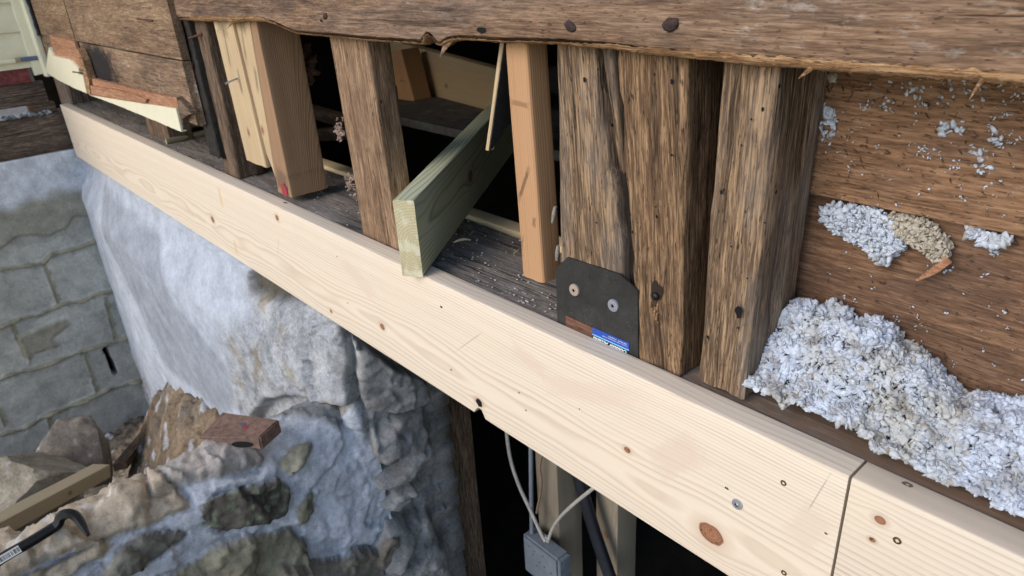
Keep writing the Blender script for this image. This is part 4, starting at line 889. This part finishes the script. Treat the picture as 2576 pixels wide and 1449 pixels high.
# small debris stick on the sill
p0, p1 = PZ(418, 357, .002), PZ(520, 333, .004)
tag(tube('wood_stick', [p0, (p0+p1)/2, p1], .011, m_strip, None, 8, 3, .6), 'short grey stick lying on the old sill under the cream strip', 'stick')
# short dark post under the sheathing at left
tag(slab('blocking', bv(-2.52, -2.30, .07, .15, -.004, .30), m_studdk, None, .02, .004, .003, seed=2), 'dark wood blocking in the shadow under the cream siding strip', 'blocking')

# ------------------------------------------------------------------ left wall above the blocks
def qx(pts): return [(lambda p: (p[1], p[2]))(PX(a, b, XL)) for a, b in pts]
tag(slab('end_sill_beam', by(XL-.12, XL+.012, -1.5, .02, -.205, -.035), m_sillL, None, .012, .008, .006, freq=(5, 20), seed=5, rag=.01), 'old dark timber sill lying on the block wall at far left', 'beam')
tag(slab('end_sheathing_board', by(XL-.03, XL-.002, -1.5, -.03, .010, .105), m_sillL, None, .012, .003, .003, seed=8), 'dark brown board above the old sill at far left', 'board')
tag(slab('end_blocking', by(XL-.05, XL-.008, -.115, -.01, -.034, .010), m_studdk, None, .01, .003, .003, seed=9), 'small dark wood block between the end board and the old sill', 'blocking')
tag(slab('red_painted_board', by(XL-.028, XL+.006, -1.5, -.07, .106, .166), m_red, None, .012, .003, .003, freq=(30, 40), seed=10), 'peeling dark red board just under the cream siding at far left', 'board')
V = []; F = []
for i in range(160):
    yv = rng.uniform(-.75, -.04); zz_ = -.034+rng.uniform(0, .012); b_, f_ = blob(rng.uniform(.006, .020), 1, .5, 2, i, (1, 1, .5)); n0 = len(V)
    V += [tuple(v+np.array((XL+rng.uniform(-.03, .02), yv, zz_))) for v in b_]; F += [tuple(n0+j for j in f) for f in f_]
tag(link('mortar_crumbs', V, F, plain('plaster_crumb', (.42, .43, .43), .9, 0, .4), None, True), 'white crumbs of old mortar lying on the dark end sill', 'debris', kind='stuff')
sid = empty('cream_siding', (XL, -.5, .17), 'cream painted clapboard siding with corner board at the upper left', 'siding')
for i, (z0, z1) in enumerate([(.168, .205), (.205, .315), (.315, .43), (.43, .545), (.545, .66), (.66, .775)]):
    b = by(XL+.002, XL+.016, -1.6, -.05, z0, z1); b[1] = (XL+.026, -1.6, z0); b[5] = (XL+.026, -.05, z0)
    slab('clapboard', b, m_cream, sid, .03, .001, .0007, freq=(8, 30), seed=i)
slab('corner_board', bv(XL-.0, XL+.034, -.055, -.002, .135, .80), m_cream, sid, .014, .002, .0015, freq=(6, 30), seed=8, rag=.006)
slab('corner_board', bv(XL+.034, XL+.11, -.024, -.003, .13, .80), m_cream, sid, .014, .002, .0012, freq=(6, 30), seed=9, rag=.008)
V = []; F = []      # torn caulk and paint edge
p = PX(90, 0, XL)
tag(slab('corner_tar_strip', bv(XL+.112, XL+.150, -.012, -.003, .30, .80), m_tar, None, .008, .003, .006, rag=.01, freq=(30, 40), seed=4), 'ragged black felt strip between cream corner board and brown sheathing', 'felt strip')
# flat tool resting along the clapboard bottom
tl_ = empty('flat_tool', PX(80, 145, XL+.03), 'blue grey metal blade with pale handle resting along the cream clapboards', 'hand tool')
def rail(a, b, h_, mat, nm, th=.006):
    A, B = PX(*a, XL+.032), PX(*b, XL+.032); u = np.array((0, 0, h_)); t = np.array((th, 0, 0))
    return slab(nm, [A-u/2, A-u/2+t, A+u/2+t, A+u/2, B-u/2, B-u/2+t, B+u/2+t, B+u/2], mat, tl_, .01, .002, .0003)
rail((52, 150), (116, 143), .018, plain('blued_blade', (.13, .17, .28), .4, .5, .2), 'blade'); rail((38, 152), (51, 150), .020, m_strip, 'ferrule', .009); rail((-90, 167), (38, 153), .016, m_cream, 'handle', .009)

# upper walls, out of frame, that close the house off from the sky
tag(slab('upper_siding_wall', bx(-3.6, 3.15, .012, .049, .742, 3.2), m_cream, None, .5, .002, 0, flat=True), 'cream house wall above the opening', 'wall')
tag(slab('end_siding_wall', by(-3.75, XL-.001, -1.65, .01, .78, 3.2), m_cream, None, .5, .002, 0, flat=True), 'cream upper part of the end wall at left', 'wall')

# ------------------------------------------------------------------ inner sheathing at right
YS = .147
sp1 = PY(2045, 490, YS); zse = sp1[2]
is1 = slab('inner_sheathing_board', bx(-.19, 1.3, YS, YS+.022, zse, .64), m_inner, None, .010, .0015, .0012, freq=(3, 18), seed=2)
tag(is1, 'upper horizontal brown board behind the right post, speckled with insulation', 'sheathing board', 'inner sheathing boards at right')
is2 = slab('inner_sheathing_board', bx(-.19, 1.3, YS+.014, YS+.034, -.02, zse+.02), old_wood('inner_sheathing_dark', 18.8, ((.05, .028, .018), (.16, .088, .052), (.255, .150, .09)), stain=(.07, .045, .035), stain_amt=.6, crack=.3, grain=1.6), None, .010, .0015, .0012, freq=(3, 18), seed=5)
tag(is2, 'lower horizontal brown board rising behind the heap of insulation', 'sheathing board', 'inner sheathing boards at right')

TC = []
def tufts(pts, rads, nrms=None, sub=1, amp=.55, seed=0, stretch=.6):
    V = []; F = []; n0 = 0; protos = [blob(1, sub, amp, 2.2, s_+seed*20) for s_ in range(12)]
    r2 = np.random.default_rng(seed); TC.clear()
    for i, (p, r_) in enumerate(zip(pts, rads)):
        b_, f_ = protos[i % 12]; A = r2.normal(size=(3, 3)); Qm, _ = np.linalg.qr(A); sc = np.array([r2.uniform(.9, 1.7), r2.uniform(.65, 1), r2.uniform(.14, .34) if i % 5 < 3 else r2.uniform(.45, .8)]); b_ = b_+np.stack([0*b_[:, 0], 0*b_[:, 0], (1.1 if sc[2] < .35 else .3)*(b_[:, 0]**2)], -1)
        W = (b_*sc*r_)@Qm+p; V.append(W); g_ = r2.uniform(.78, 1.0); TC.append(np.tile(np.array([g_, g_, g_])*(np.array([.75, .66, .55]) if r2.uniform() < .035 else 1), (len(b_), 1))); F += [(f[0]+n0, f[1]+n0, f[2]+n0) for f in f_]; n0 += len(b_)
    return np.vstack(V), F
# heap
def heap_h(x, y):
    prof = np.interp(x, [-.16, -.14, -.11, -.077, -.05, -.024, .013, .043, .07, .10, .2, .6, 1.2], [.080, .090, .096, .099, .105, .088, .068, .052, .055, .054, .045, .04, .035])
    return prof*(.22+.78*smooth(.045, .118, y))*(1+.30*fbm(x*26, y*26, 2, 3))
xs = np.arange(-.148, .80, .004); ysh = np.arange(.080, .152, .004); GX, GY = np.meshgrid(xs, ysh, indexing='ij'); H = heap_h(GX, GY)-.006+.008*fbm(GX*60, GY*60, 4, 3)-.03*smooth(.085, .055, GY)
V1, = [np.stack([GX, GY, H-.003], -1)]; n_, m_ = GX.shape; idx = np.arange(n_*m_).reshape(n_, m_)
Fb = np.stack([idx[:-1, :-1], idx[1:, :-1], idx[1:, 1:], idx[:-1, 1:]], -1).reshape(-1, 4).tolist()
N = 26000; px_ = rng.uniform(-.152, .42, N); py_ = .040+.112*rng.uniform(0, 1, N)**.9
# front edge spills raggedly over the sill edge
edge = .047+.011*fbm(px_*22, 0, 3, 3)-.004*smooth(.05, .3, px_); py_ = np.maximum(py_, edge); fr_ = rng.uniform(size=N) < .045; py_ = np.where(fr_, .0435+.020*rng.uniform(0, 1, N), py_)
hz = np.maximum(heap_h(px_, py_), 0)
lc = np.stack([rng.uniform(-.15, .42, 430), rng.uniform(.045, .15, 430)], -1); lr = rng.uniform(.007, .017, 430)
lump = np.zeros(N)
for i in range(0, N, 1000):
    d_ = np.linalg.norm(np.stack([px_, py_], -1)[i:i+1000, None]-lc[None], axis=2)/lr[None]; lump[i:i+1000] = (np.sqrt(np.clip(1-d_**2, 0, 1))*lr*.85).max(1)
pts = np.stack([px_, py_, hz+(lump-.004)*smooth(0, .02, hz)-.001], -1); rad = .0011+.0044*rng.uniform(0, 1, N)**2.2
Vt, Ft = tufts(pts, rad, sub=2, seed=1, amp=.75)
V = np.vstack([V1.reshape(-1, 3), Vt]); F = [tuple(f) for f in Fb]+[tuple(j+n_*m_ for j in f) for f in Ft]; CC = np.vstack([np.full((n_*m_, 3), .35)]+TC)
dirt_ = smooth(.05, .4, fbm(V[:, 0]*30, V[:, 1]*30, V[:, 2]*30+3, 4))[:, None]*.45; CC = CC*(1-dirt_*np.array([.8, .9, 1.]))
hv, hf = [], []
for i in range(5200):
    j = rng.integers(N); p = pts[j]+np.array((0, 0, .001)); a_ = rng.normal(size=3); a_ /= np.linalg.norm(a_); a_[2] = abs(a_[2]); b_ = np.cross(a_, rng.normal(size=3)); b_ /= np.linalg.norm(b_); L_ = rng.uniform(.003, .008); n0 = len(V)+len(hv)
    hv += [p-b_*.00016, p+b_*.00016, p+a_*L_*.6+b_*L_*.15+b_*.00014, p+a_*L_*.6+b_*L_*.15-b_*.00014, p+a_*L_+b_*L_*.45]; hf += [(n0, n0+1, n0+2, n0+3), (n0+3, n0+2, n0+4)]
V = np.vstack([V, hv]); F += hf; CC = np.vstack([CC, np.full((len(hv), 3), .95)])
tag(link('insulation_heap', V, F, m_fluff, None, True, None, CC), 'heap of fluffy bluish white loose fibre insulation on the sill at right', 'insulation', kind='stuff')
# clumps stuck under the seam
def clump(poly, label, n, seed, r0=.0016, r1=.0058, mat=None, dep=.012):
    P2 = [(lambda p: (p[0], p[2]))(PY(a, b, YS)) for a, b in poly]; A = np.array(P2); lo, hi = A.min(0), A.max(0); r2 = np.random.default_rng(seed); c_ = []
    while len(c_) < n:
        g_ = r2.uniform(lo, hi, (400, 2)); sd_ = poly_sdf(g_, P2); g_ = g_[sd_ < .002]; c_ += [tuple(v) for v in g_]
    c_ = np.array(c_[:n]); sd_ = np.clip(-poly_sdf(c_, P2), 0, .02); yy_ = YS+.008-.3*sd_-dep*r2.uniform(0, 1, n)
    V, F = tufts(np.stack([c_[:, 0], yy_, c_[:, 1]], -1), r2.uniform(r0, r1, n), sub=2, seed=seed, amp=.7)
    return tag(link('insulation_clump', V, F, mat or m_fluff, None, True, None, np.vstack(TC)), label, 'insulation clump', 'insulation clumps stuck on the boards')
clump([(2060, 530), (2110, 518), (2200, 530), (2250, 560), (2270, 590), (2270, 625), (2215, 650), (2160, 610), (2090, 575)], 'largest grey white insulation clump stuck under the board seam', 1500, 3, r0=.0010, r1=.0040)
clump([(2240, 540), (2330, 555), (2370, 600), (2385, 640), (2360, 660), (2320, 625), (2270, 600)], 'dusty beige insulation clump at the right end of the largest one', 800, 4, r0=.0010, r1=.0036, mat=m_fluffd)
clump([(2200, 655), (2230, 640), (2255, 625), (2225, 665)], 'small white tuft hanging below the largest insulation clump', 40, 5)
clump([(2430, 580), (2490, 590), (2540, 608), (2500, 622), (2470, 605)], 'pale insulation tuft wedged in the seam at the right edge', 80, 6)
clump([(2068, 270), (2090, 280), (2105, 320), (2070, 350), (2062, 320)], 'white insulation tuft caught at the edge of the right post', 60, 7)
clump([(2083, 180), (2105, 182), (2108, 205), (2085, 200)], 'single yellowish tuft tucked under the old band board', 16, 8, mat=m_fluffd)
# specks and fibres over both boards
ps = []; rs_ = []
def yon(z): return np.where(z > zse, YS-.001, YS+.0125)
def addspeck(px, py, n, sp_, r0, r1):
    p = PY(px, py, YS)
    for _ in range(n):
        x_, z_q = p[0]+rng.normal()*sp_, p[2]+rng.normal()*sp_; ps.append((x_, float(yon(z_q)), z_q)); rs_.append(rng.uniform(r0, r1))
for (px, py, n, s2, r0, r1) in [(2378, 320, 14, .003, .002, .004), (2410, 325, 10, .003, .002, .004), (2510, 350, 9, .004, .002, .004), (2300, 235, 12, .005, .0015, .003), (2420, 205, 9, .006, .0015, .003), (2180, 270, 9, .005, .001, .0025), (2240, 265, 9, .004, .001, .0025),
        (2365, 215, 9, .006, .001, .003), (2465, 390, 8, .004, .002, .004), (2475, 425, 7, .003, .002, .003), (2330, 380, 9, .004, .001, .0025), (2085, 345, 9, .003, .001, .002), (2490, 640, 7, .003, .0015, .003), (2470, 230, 9, .008, .001, .003)]: addspeck(px, py, n, s2, r0, r1)
for _ in range(560):
    px = rng.uniform(2070, 2640); py = rng.uniform(190, 980); dens = .25+.75*smooth(560, 220, py)*smooth(2080, 2300, px)
    if rng.uniform() < dens: addspeck(px, py, rng.integers(1, 4), .0018, .0005, .0017)
V, F = tufts(np.array(ps), rs_, sub=1, seed=5, amp=.6)
tag(link('insulation_scraps', V, F, m_fluff, None, True, None, np.vstack(TC)), 'scattered white specks of insulation on the brown boards at right', 'insulation scraps', kind='stuff')
V = []; F = []
for i in range(1150):
    px = rng.uniform(2070, 2640); py = rng.uniform(185, 1000)
    if rng.uniform() > .12+.88*smooth(520, 250, py)*smooth(-.25, .25, fbm(px*.012, py*.012, 5, 3)): continue
    p = PY(px, py, YS); a = rng.normal(-.3, .9); L_ = rng.uniform(.0012, .0048); w_ = rng.uniform(.00018, .0004); y_ = float(yon(p[2]))-.0022
    dx, dz = math.cos(a)*L_, math.sin(a)*L_; nx_, nz_ = -math.sin(a)*w_, math.cos(a)*w_; n0 = len(V); bz_ = rng.uniform(-.001, .001)
    V += [(p[0]-dx, y_+.001, p[2]-dz), (p[0]+nx_, y_-.0008, p[2]+nz_+bz_), (p[0]+dx, y_+.001, p[2]+dz), (p[0]-nx_, y_-.0008, p[2]-nz_+bz_), (p[0], y_+.002, p[2])]
    F += [(n0, n0+3, n0+1), (n0+3, n0+2, n0+1), (n0, n0+1, n0+4), (n0+1, n0+2, n0+4), (n0+2, n0+3, n0+4), (n0+3, n0, n0+4)]
tag(link('wood_fibres', V, F, plain('dark_fibre', (.12, .08, .05), .95, 0, .5)), 'fine dark wood fibres stuck all over the brown boards at right', 'fibres', kind='stuff')
pa = PY(2385, 650, YS-.004); pb = PY(2350, 680, YS-.004); pc_ = PY(2305, 705, YS+.004)
tag(tube('wood_chip', [pa, pb, pc_], [.006, .004, .001], m_redwood, None, 8, 4, .4), 'curved reddish wood chip hanging under the beige clump', 'wood chip')

# crumbs on the sill
V = []; F = []
for i in range(560):
    x_ = rng.uniform(-3.2, -.15) if i % 3 else rng.uniform(-1.0, -.45); y_ = rng.uniform(.05, .24); r_ = rng.uniform(.0006, .0022); b_, f_ = blob(r_, 1, .5, 2, i % 20, (1.6, 1, .6)); n0 = len(V)
    V += [tuple(v+np.array((x_, y_, -.004))) for v in b_]; F += [tuple(n0+j for j in f) for f in f_]
tag(link('sawdust_crumbs', V, F, plain('pale_crumb', (.5, .47, .42), .9, 0, .4), None, True), 'pale sawdust crumbs scattered on the old grey sill', 'debris', kind='stuff')
for i, (a, b, lb) in enumerate([((1140, 610), (1185, 603), 'pale curled shaving lying on the sill beside the treated board'), ((1290, 640), (1318, 628), 'dark sliver of wood on the sill below the cedar stud')]):
    tag(tube('wood_shaving', [PZ(*a, .001), PZ((a[0]+b[0])/2, (a[1]+b[1])/2-4, .006), PZ(*b, .001)], [.001, .0028, .0008], m_strip if i else m_inpine, None, 6, 3, .4), lb, 'wood shaving')

# ------------------------------------------------------------------ cellar opening contents
YC = .42
def PC(px, py, y=YC): return PY(px, py, y)
def post(name, px0, px1, pxb0, pxb1, y, dep, mat, label, top=(900), bot=1600, seed=0):
    a0, a1, b0_, b1_ = PY(px0, top, y), PY(px1, top, y), PY(pxb0, bot, y), PY(pxb1, bot, y)
    zt_ = -.02; d_ = np.array((0, dep, 0))
    for v_, w__ in ((a0, b0_), (a1, b1_)):
        t = (zt_-w__[2])/(v_[2]-w__[2]); v_[:] = w__+(v_-w__)*t
    return tag(slab(name, [b0_, b0_+d_, b1_+d_, b1_, a0, a0+d_, a1+d_, a1], mat, None, .04, .002, .0006, seed=seed), label, 'post', 'posts inside the cellar')
def vpost(px, py, y, w_, dep, mat, label, seed):
    p = PY(px, py, y); return tag(slab('cellar_post', bv(p[0], p[0]+w_, y, y+dep, -2.2, -.24), mat, None, .03, .002, .0006, seed=seed), label, 'post', 'posts inside the cellar')
m_cpost = new_wood('cellar_pine', 12, (.30, .26, .20), (.18, .14, .10), (.03, -.05), .004, knots=((.1, .0, .008), (-.3, .01, .006)))
vpost(1112, 1200, .30, .055, .09, m_studdk, 'brown cellar post close behind the stone jamb', 1)
vpost(1352, 1250, .50, .090, .10, m_cpost, 'pale cellar post right behind the grey electrical box', 2)
vpost(1500, 1350, .62, .085, .09, m_cpost, 'pale cellar post to the right of the black pipe', 3)
bxo = empty('electrical_box', PC(1362, 1400), 'grey plastic electrical outlet box hanging on a conduit under the rim board', 'electrical box')
c0 = PC(1313, 1345); c1 = PC(1400, 1345); w_ = (c1[0]-c0[0])
x0_, x1_ = c0[0], c0[0]+w_; zt_ = c0[2]+.004
prism('box_body', [(x0_, zt_-.15), (x1_, zt_-.15), (x1_, zt_), (x0_, zt_)], 'y', YC-.0, YC+.052, m_pvc, bxo, bev=.007)
prism('cover_plate', [(YC+.004, zt_-.146), (YC+.050, zt_-.146), (YC+.050, zt_-.006), (YC+.004, zt_-.006)], 'x', x1_-.001, x1_+.005, m_pvc, bxo, bev=.002)
for j in range(3): 
    n_ = 20; cy_, cz_ = YC+.027, zt_-.034-.042*j
    prism('outlet_recess', [(cy_+.015*math.cos(2*math.pi*i/n_), cz_+.015*math.sin(2*math.pi*i/n_)) for i in range(n_)], 'x', x1_+.0045, x1_+.0062, m_dark if j > 5 else m_pvc, bxo, bev=.0006)
for i, (a, b) in enumerate([(.2, .028), (.35, .033), (.6, .025), (.3, .052), (.5, .060), (.62, .066), (.8, .07), (.4, .085)]):
    p = np.array((x0_+w_*a, YC-.0004, zt_-b)); spot(p, (0, -1, 0), .0028, m_dark, bxo, 'pin_hole', i, .8)
tube('conduit', [PC(1338, 1340, YC+.02), PC(1336, 1220, YC+.02), PC(1335, 1060, YC+.02)], .0065, m_pvc, bxo, 12, 2)
p = PC(1372, 1350, YC+.02); tube('cable_clamp', [p+np.array((-.014, 0, 0)), p, p+np.array((.014, 0, 0))], .007, m_galv, bxo, 8, 2)
def cable(pts, r_, mat, label, y=YC+.012, nm='cable', grp='cables under the rim board'):
    return tag(tube(nm, [PY(a, b, y) for a, b in pts], r_, mat, None, 10, 6), label, nm.replace('_', ' '), grp)
cable([(1262, 1010), (1272, 1070), (1283, 1150), (1305, 1220), (1335, 1285), (1360, 1340), (1372, 1362)], .0056, m_cable, 'grey cable bowing down from the left into the electrical box')
cable([(1510, 1215), (1480, 1238), (1430, 1280), (1395, 1320), (1378, 1362)], .0052, m_cable, 'grey cable coming up to the right from the electrical box')
cable([(1100, 1040), (1122, 1020), (1150, 1008), (1200, 990)], .0042, m_cable, 'short pale cable crossing behind the stone jamb')
cable([(1372, 1120), (1358, 1170), (1362, 1220), (1350, 1290)], .0038, plain('brown_cable', (.24, .17, .12)), 'thin brown cable running down the pale cellar post')
cable([(1445, 1160), (1470, 1250), (1500, 1350), (1545, 1480)], .019, m_pipe, 'thick black pipe slanting down past the pale posts', .56, 'black_pipe', None)
# round white tank
pc_ = PY(1560, 1120, .95); Vt = []; Ft = []; n_ = 48
for i, (rr, zz_) in enumerate([(0, .0), (.16, -.004), (.188, -.02), (.20, -.05), (.20, -.12)][::-1]):
    for j in range(n_): a = 2*math.pi*j/n_; Vt.append((rr*math.cos(a), rr*math.sin(a), zz_))
for i in range(4):
    for j in range(n_): Ft.append((i*n_+j, i*n_+(j+1) % n_, (i+1)*n_+(j+1) % n_, (i+1)*n_+j))
tk = link('pressure_tank', Vt, Ft, m_white, None, True, None, None, Matrix.Translation(Vector((pc_[0], pc_[1], pc_[2]))))
tk.rotation_euler = (math.pi, 0, 0); tag(tk, 'white rounded tank bottom showing just under the rim board', 'tank')

# ------------------------------------------------------------------ maul head on the wall
z0 = -.447; mh = empty('maul_head', PZ(610, 1075, z0), 'rusty brown maul head lying on the rubble wall', 'maul head')
P1, P2, P3, P4 = PZ(500, 1100, z0+.012), PZ(560, 1035, z0+.012), PZ(703, 1055, z0+.032), PZ(652, 1100, z0+.032)
top = [P1, P4, P3, P2]; th_ = [.006, .036, .036, .006]
V = [p for p in top]+[p-np.array((0, 0, t_)) for p, t_ in zip(top, th_)]
cen = np.mean(V, 0); F = [(0, 1, 2, 3), (7, 6, 5, 4), (0, 4, 5, 1), (1, 5, 6, 2), (2, 6, 7, 3), (3, 7, 4, 0)]
import bmesh
o = link('iron_head', np.array(V)-cen, F, m_maul, mh, True, None, None, Matrix.Translation(Vector(cen)))
b = bmesh.new(); b.from_mesh(o.data); bmesh.ops.recalc_face_normals(b, faces=b.faces); bmesh.ops.bevel(b, geom=b.edges[:], offset=.0035, segments=3, affect='EDGES'); bmesh.ops.subdivide_edges(b, edges=b.edges[:], cuts=3, use_grid_fill=True)
for v in b.verts: v.co += v.normal*.0012*float(fbm(v.co.x*60, v.co.y*60, v.co.z*60, 3))
b.to_mesh(o.data); b.free(); o.data.polygons.foreach_set('use_smooth', [True]*len(o.data.polygons)); o.data.set_sharp_from_angle(angle=math.radians(40))
def lerp(a, b, t): return a+(b-a)*t
e0, e1 = lerp(P1, P4, .52), lerp(P1, P4, .88); nrm_ = np.cross(P4-P1, (0, 0, 1)); nrm_ /= np.linalg.norm(nrm_)
if nrm_ @ (CAM-P1) < 0: nrm_ = -nrm_
V = []; n_ = 20; ce = (e0+e1)/2-np.array((0, 0, .019)); ax = (e1-e0)/2
for j in range(n_): a = 2*math.pi*j/n_; V.append(ce+ax*math.cos(a)+np.array((0, 0, .0085*math.sin(a)))+nrm_*.0012)
link('handle_eye', V, [tuple(range(n_))], m_dark, mh)
for i, (t1, t2, cc_) in enumerate([(.62, .45, (.30, .04, .05)), (.55, .55, (.06, .10, .22))]):
    c_ = lerp(lerp(P1, P4, t1), lerp(P2, P3, t1), t2)+np.array((0, 0, .0012)); spot(c_, (0, 0, 1), .010, plain('sticker_remnant', cc_, .6, 0, .5, 300), mh, 'sticker_remnant', i, .5)

# ------------------------------------------------------------------ pry bar
zb_ = -.456; pb = empty('pry_bar', PZ(100, 1370, zb_), 'black hooked pry bar with a barcode sticker lying on the rubble wall', 'pry bar')
path = [(-120, 1497, 0), (0, 1408, 0), (70, 1367, 0), (130, 1330, .002), (146, 1318, .006), (152, 1302, .016), (163, 1294, .022), (178, 1292, .024), (192, 1300, .018), (205, 1318, .008), (222, 1347, -.004)]
pw = [PZ(a, b_, zb_+h_) for a, b_, h_ in path]; rr_ = [.0105]*4+[.0105, .0105, .0105, .010, .0095, .008, .0035]
tube('steel_bar', pw, rr_, m_black, pb, 6, 5)
k = NB('barcode_sticker'); c = k.coord(); bn = k.noise(k.vmath('MULTIPLY', c, (900, 0, 0)), 1, 1); yy_ = k.math('ABSOLUTE', k.sep(c)[1])
xx_ = k.math('ABSOLUTE', k.sep(c)[0])
mask = k.math('MULTIPLY', k.math('LESS_THAN', bn, .5), k.math('MULTIPLY', k.math('LESS_THAN', yy_, .0045), k.math('LESS_THAN', xx_, .048)))
m_bar = k.out(k.mix(mask, (.75, .75, .73), (.03, .03, .03)), .5)
A, B = PZ(-30, 1430, zb_+.011), PZ(46, 1384, zb_+.011); d_ = (B-A)/np.linalg.norm(B-A); tocam = CAM-(A+B)/2; tocam -= d_*(tocam@d_); tocam /= np.linalg.norm(tocam); sdv = np.cross(tocam, d_)
A = PZ(-30, 1427, zb_); B = PZ(48, 1381, zb_); A = A+tocam*.0108; B = B+tocam*.0108; hw = .0070; t_ = tocam*.0004
slab('barcode_sticker', [A-sdv*hw, A+sdv*hw, A+sdv*hw+t_, A-sdv*hw+t_, B-sdv*hw, B+sdv*hw, B+sdv*hw+t_, B-sdv*hw+t_], m_bar, pb, .05, .0001, 0, flat=True)
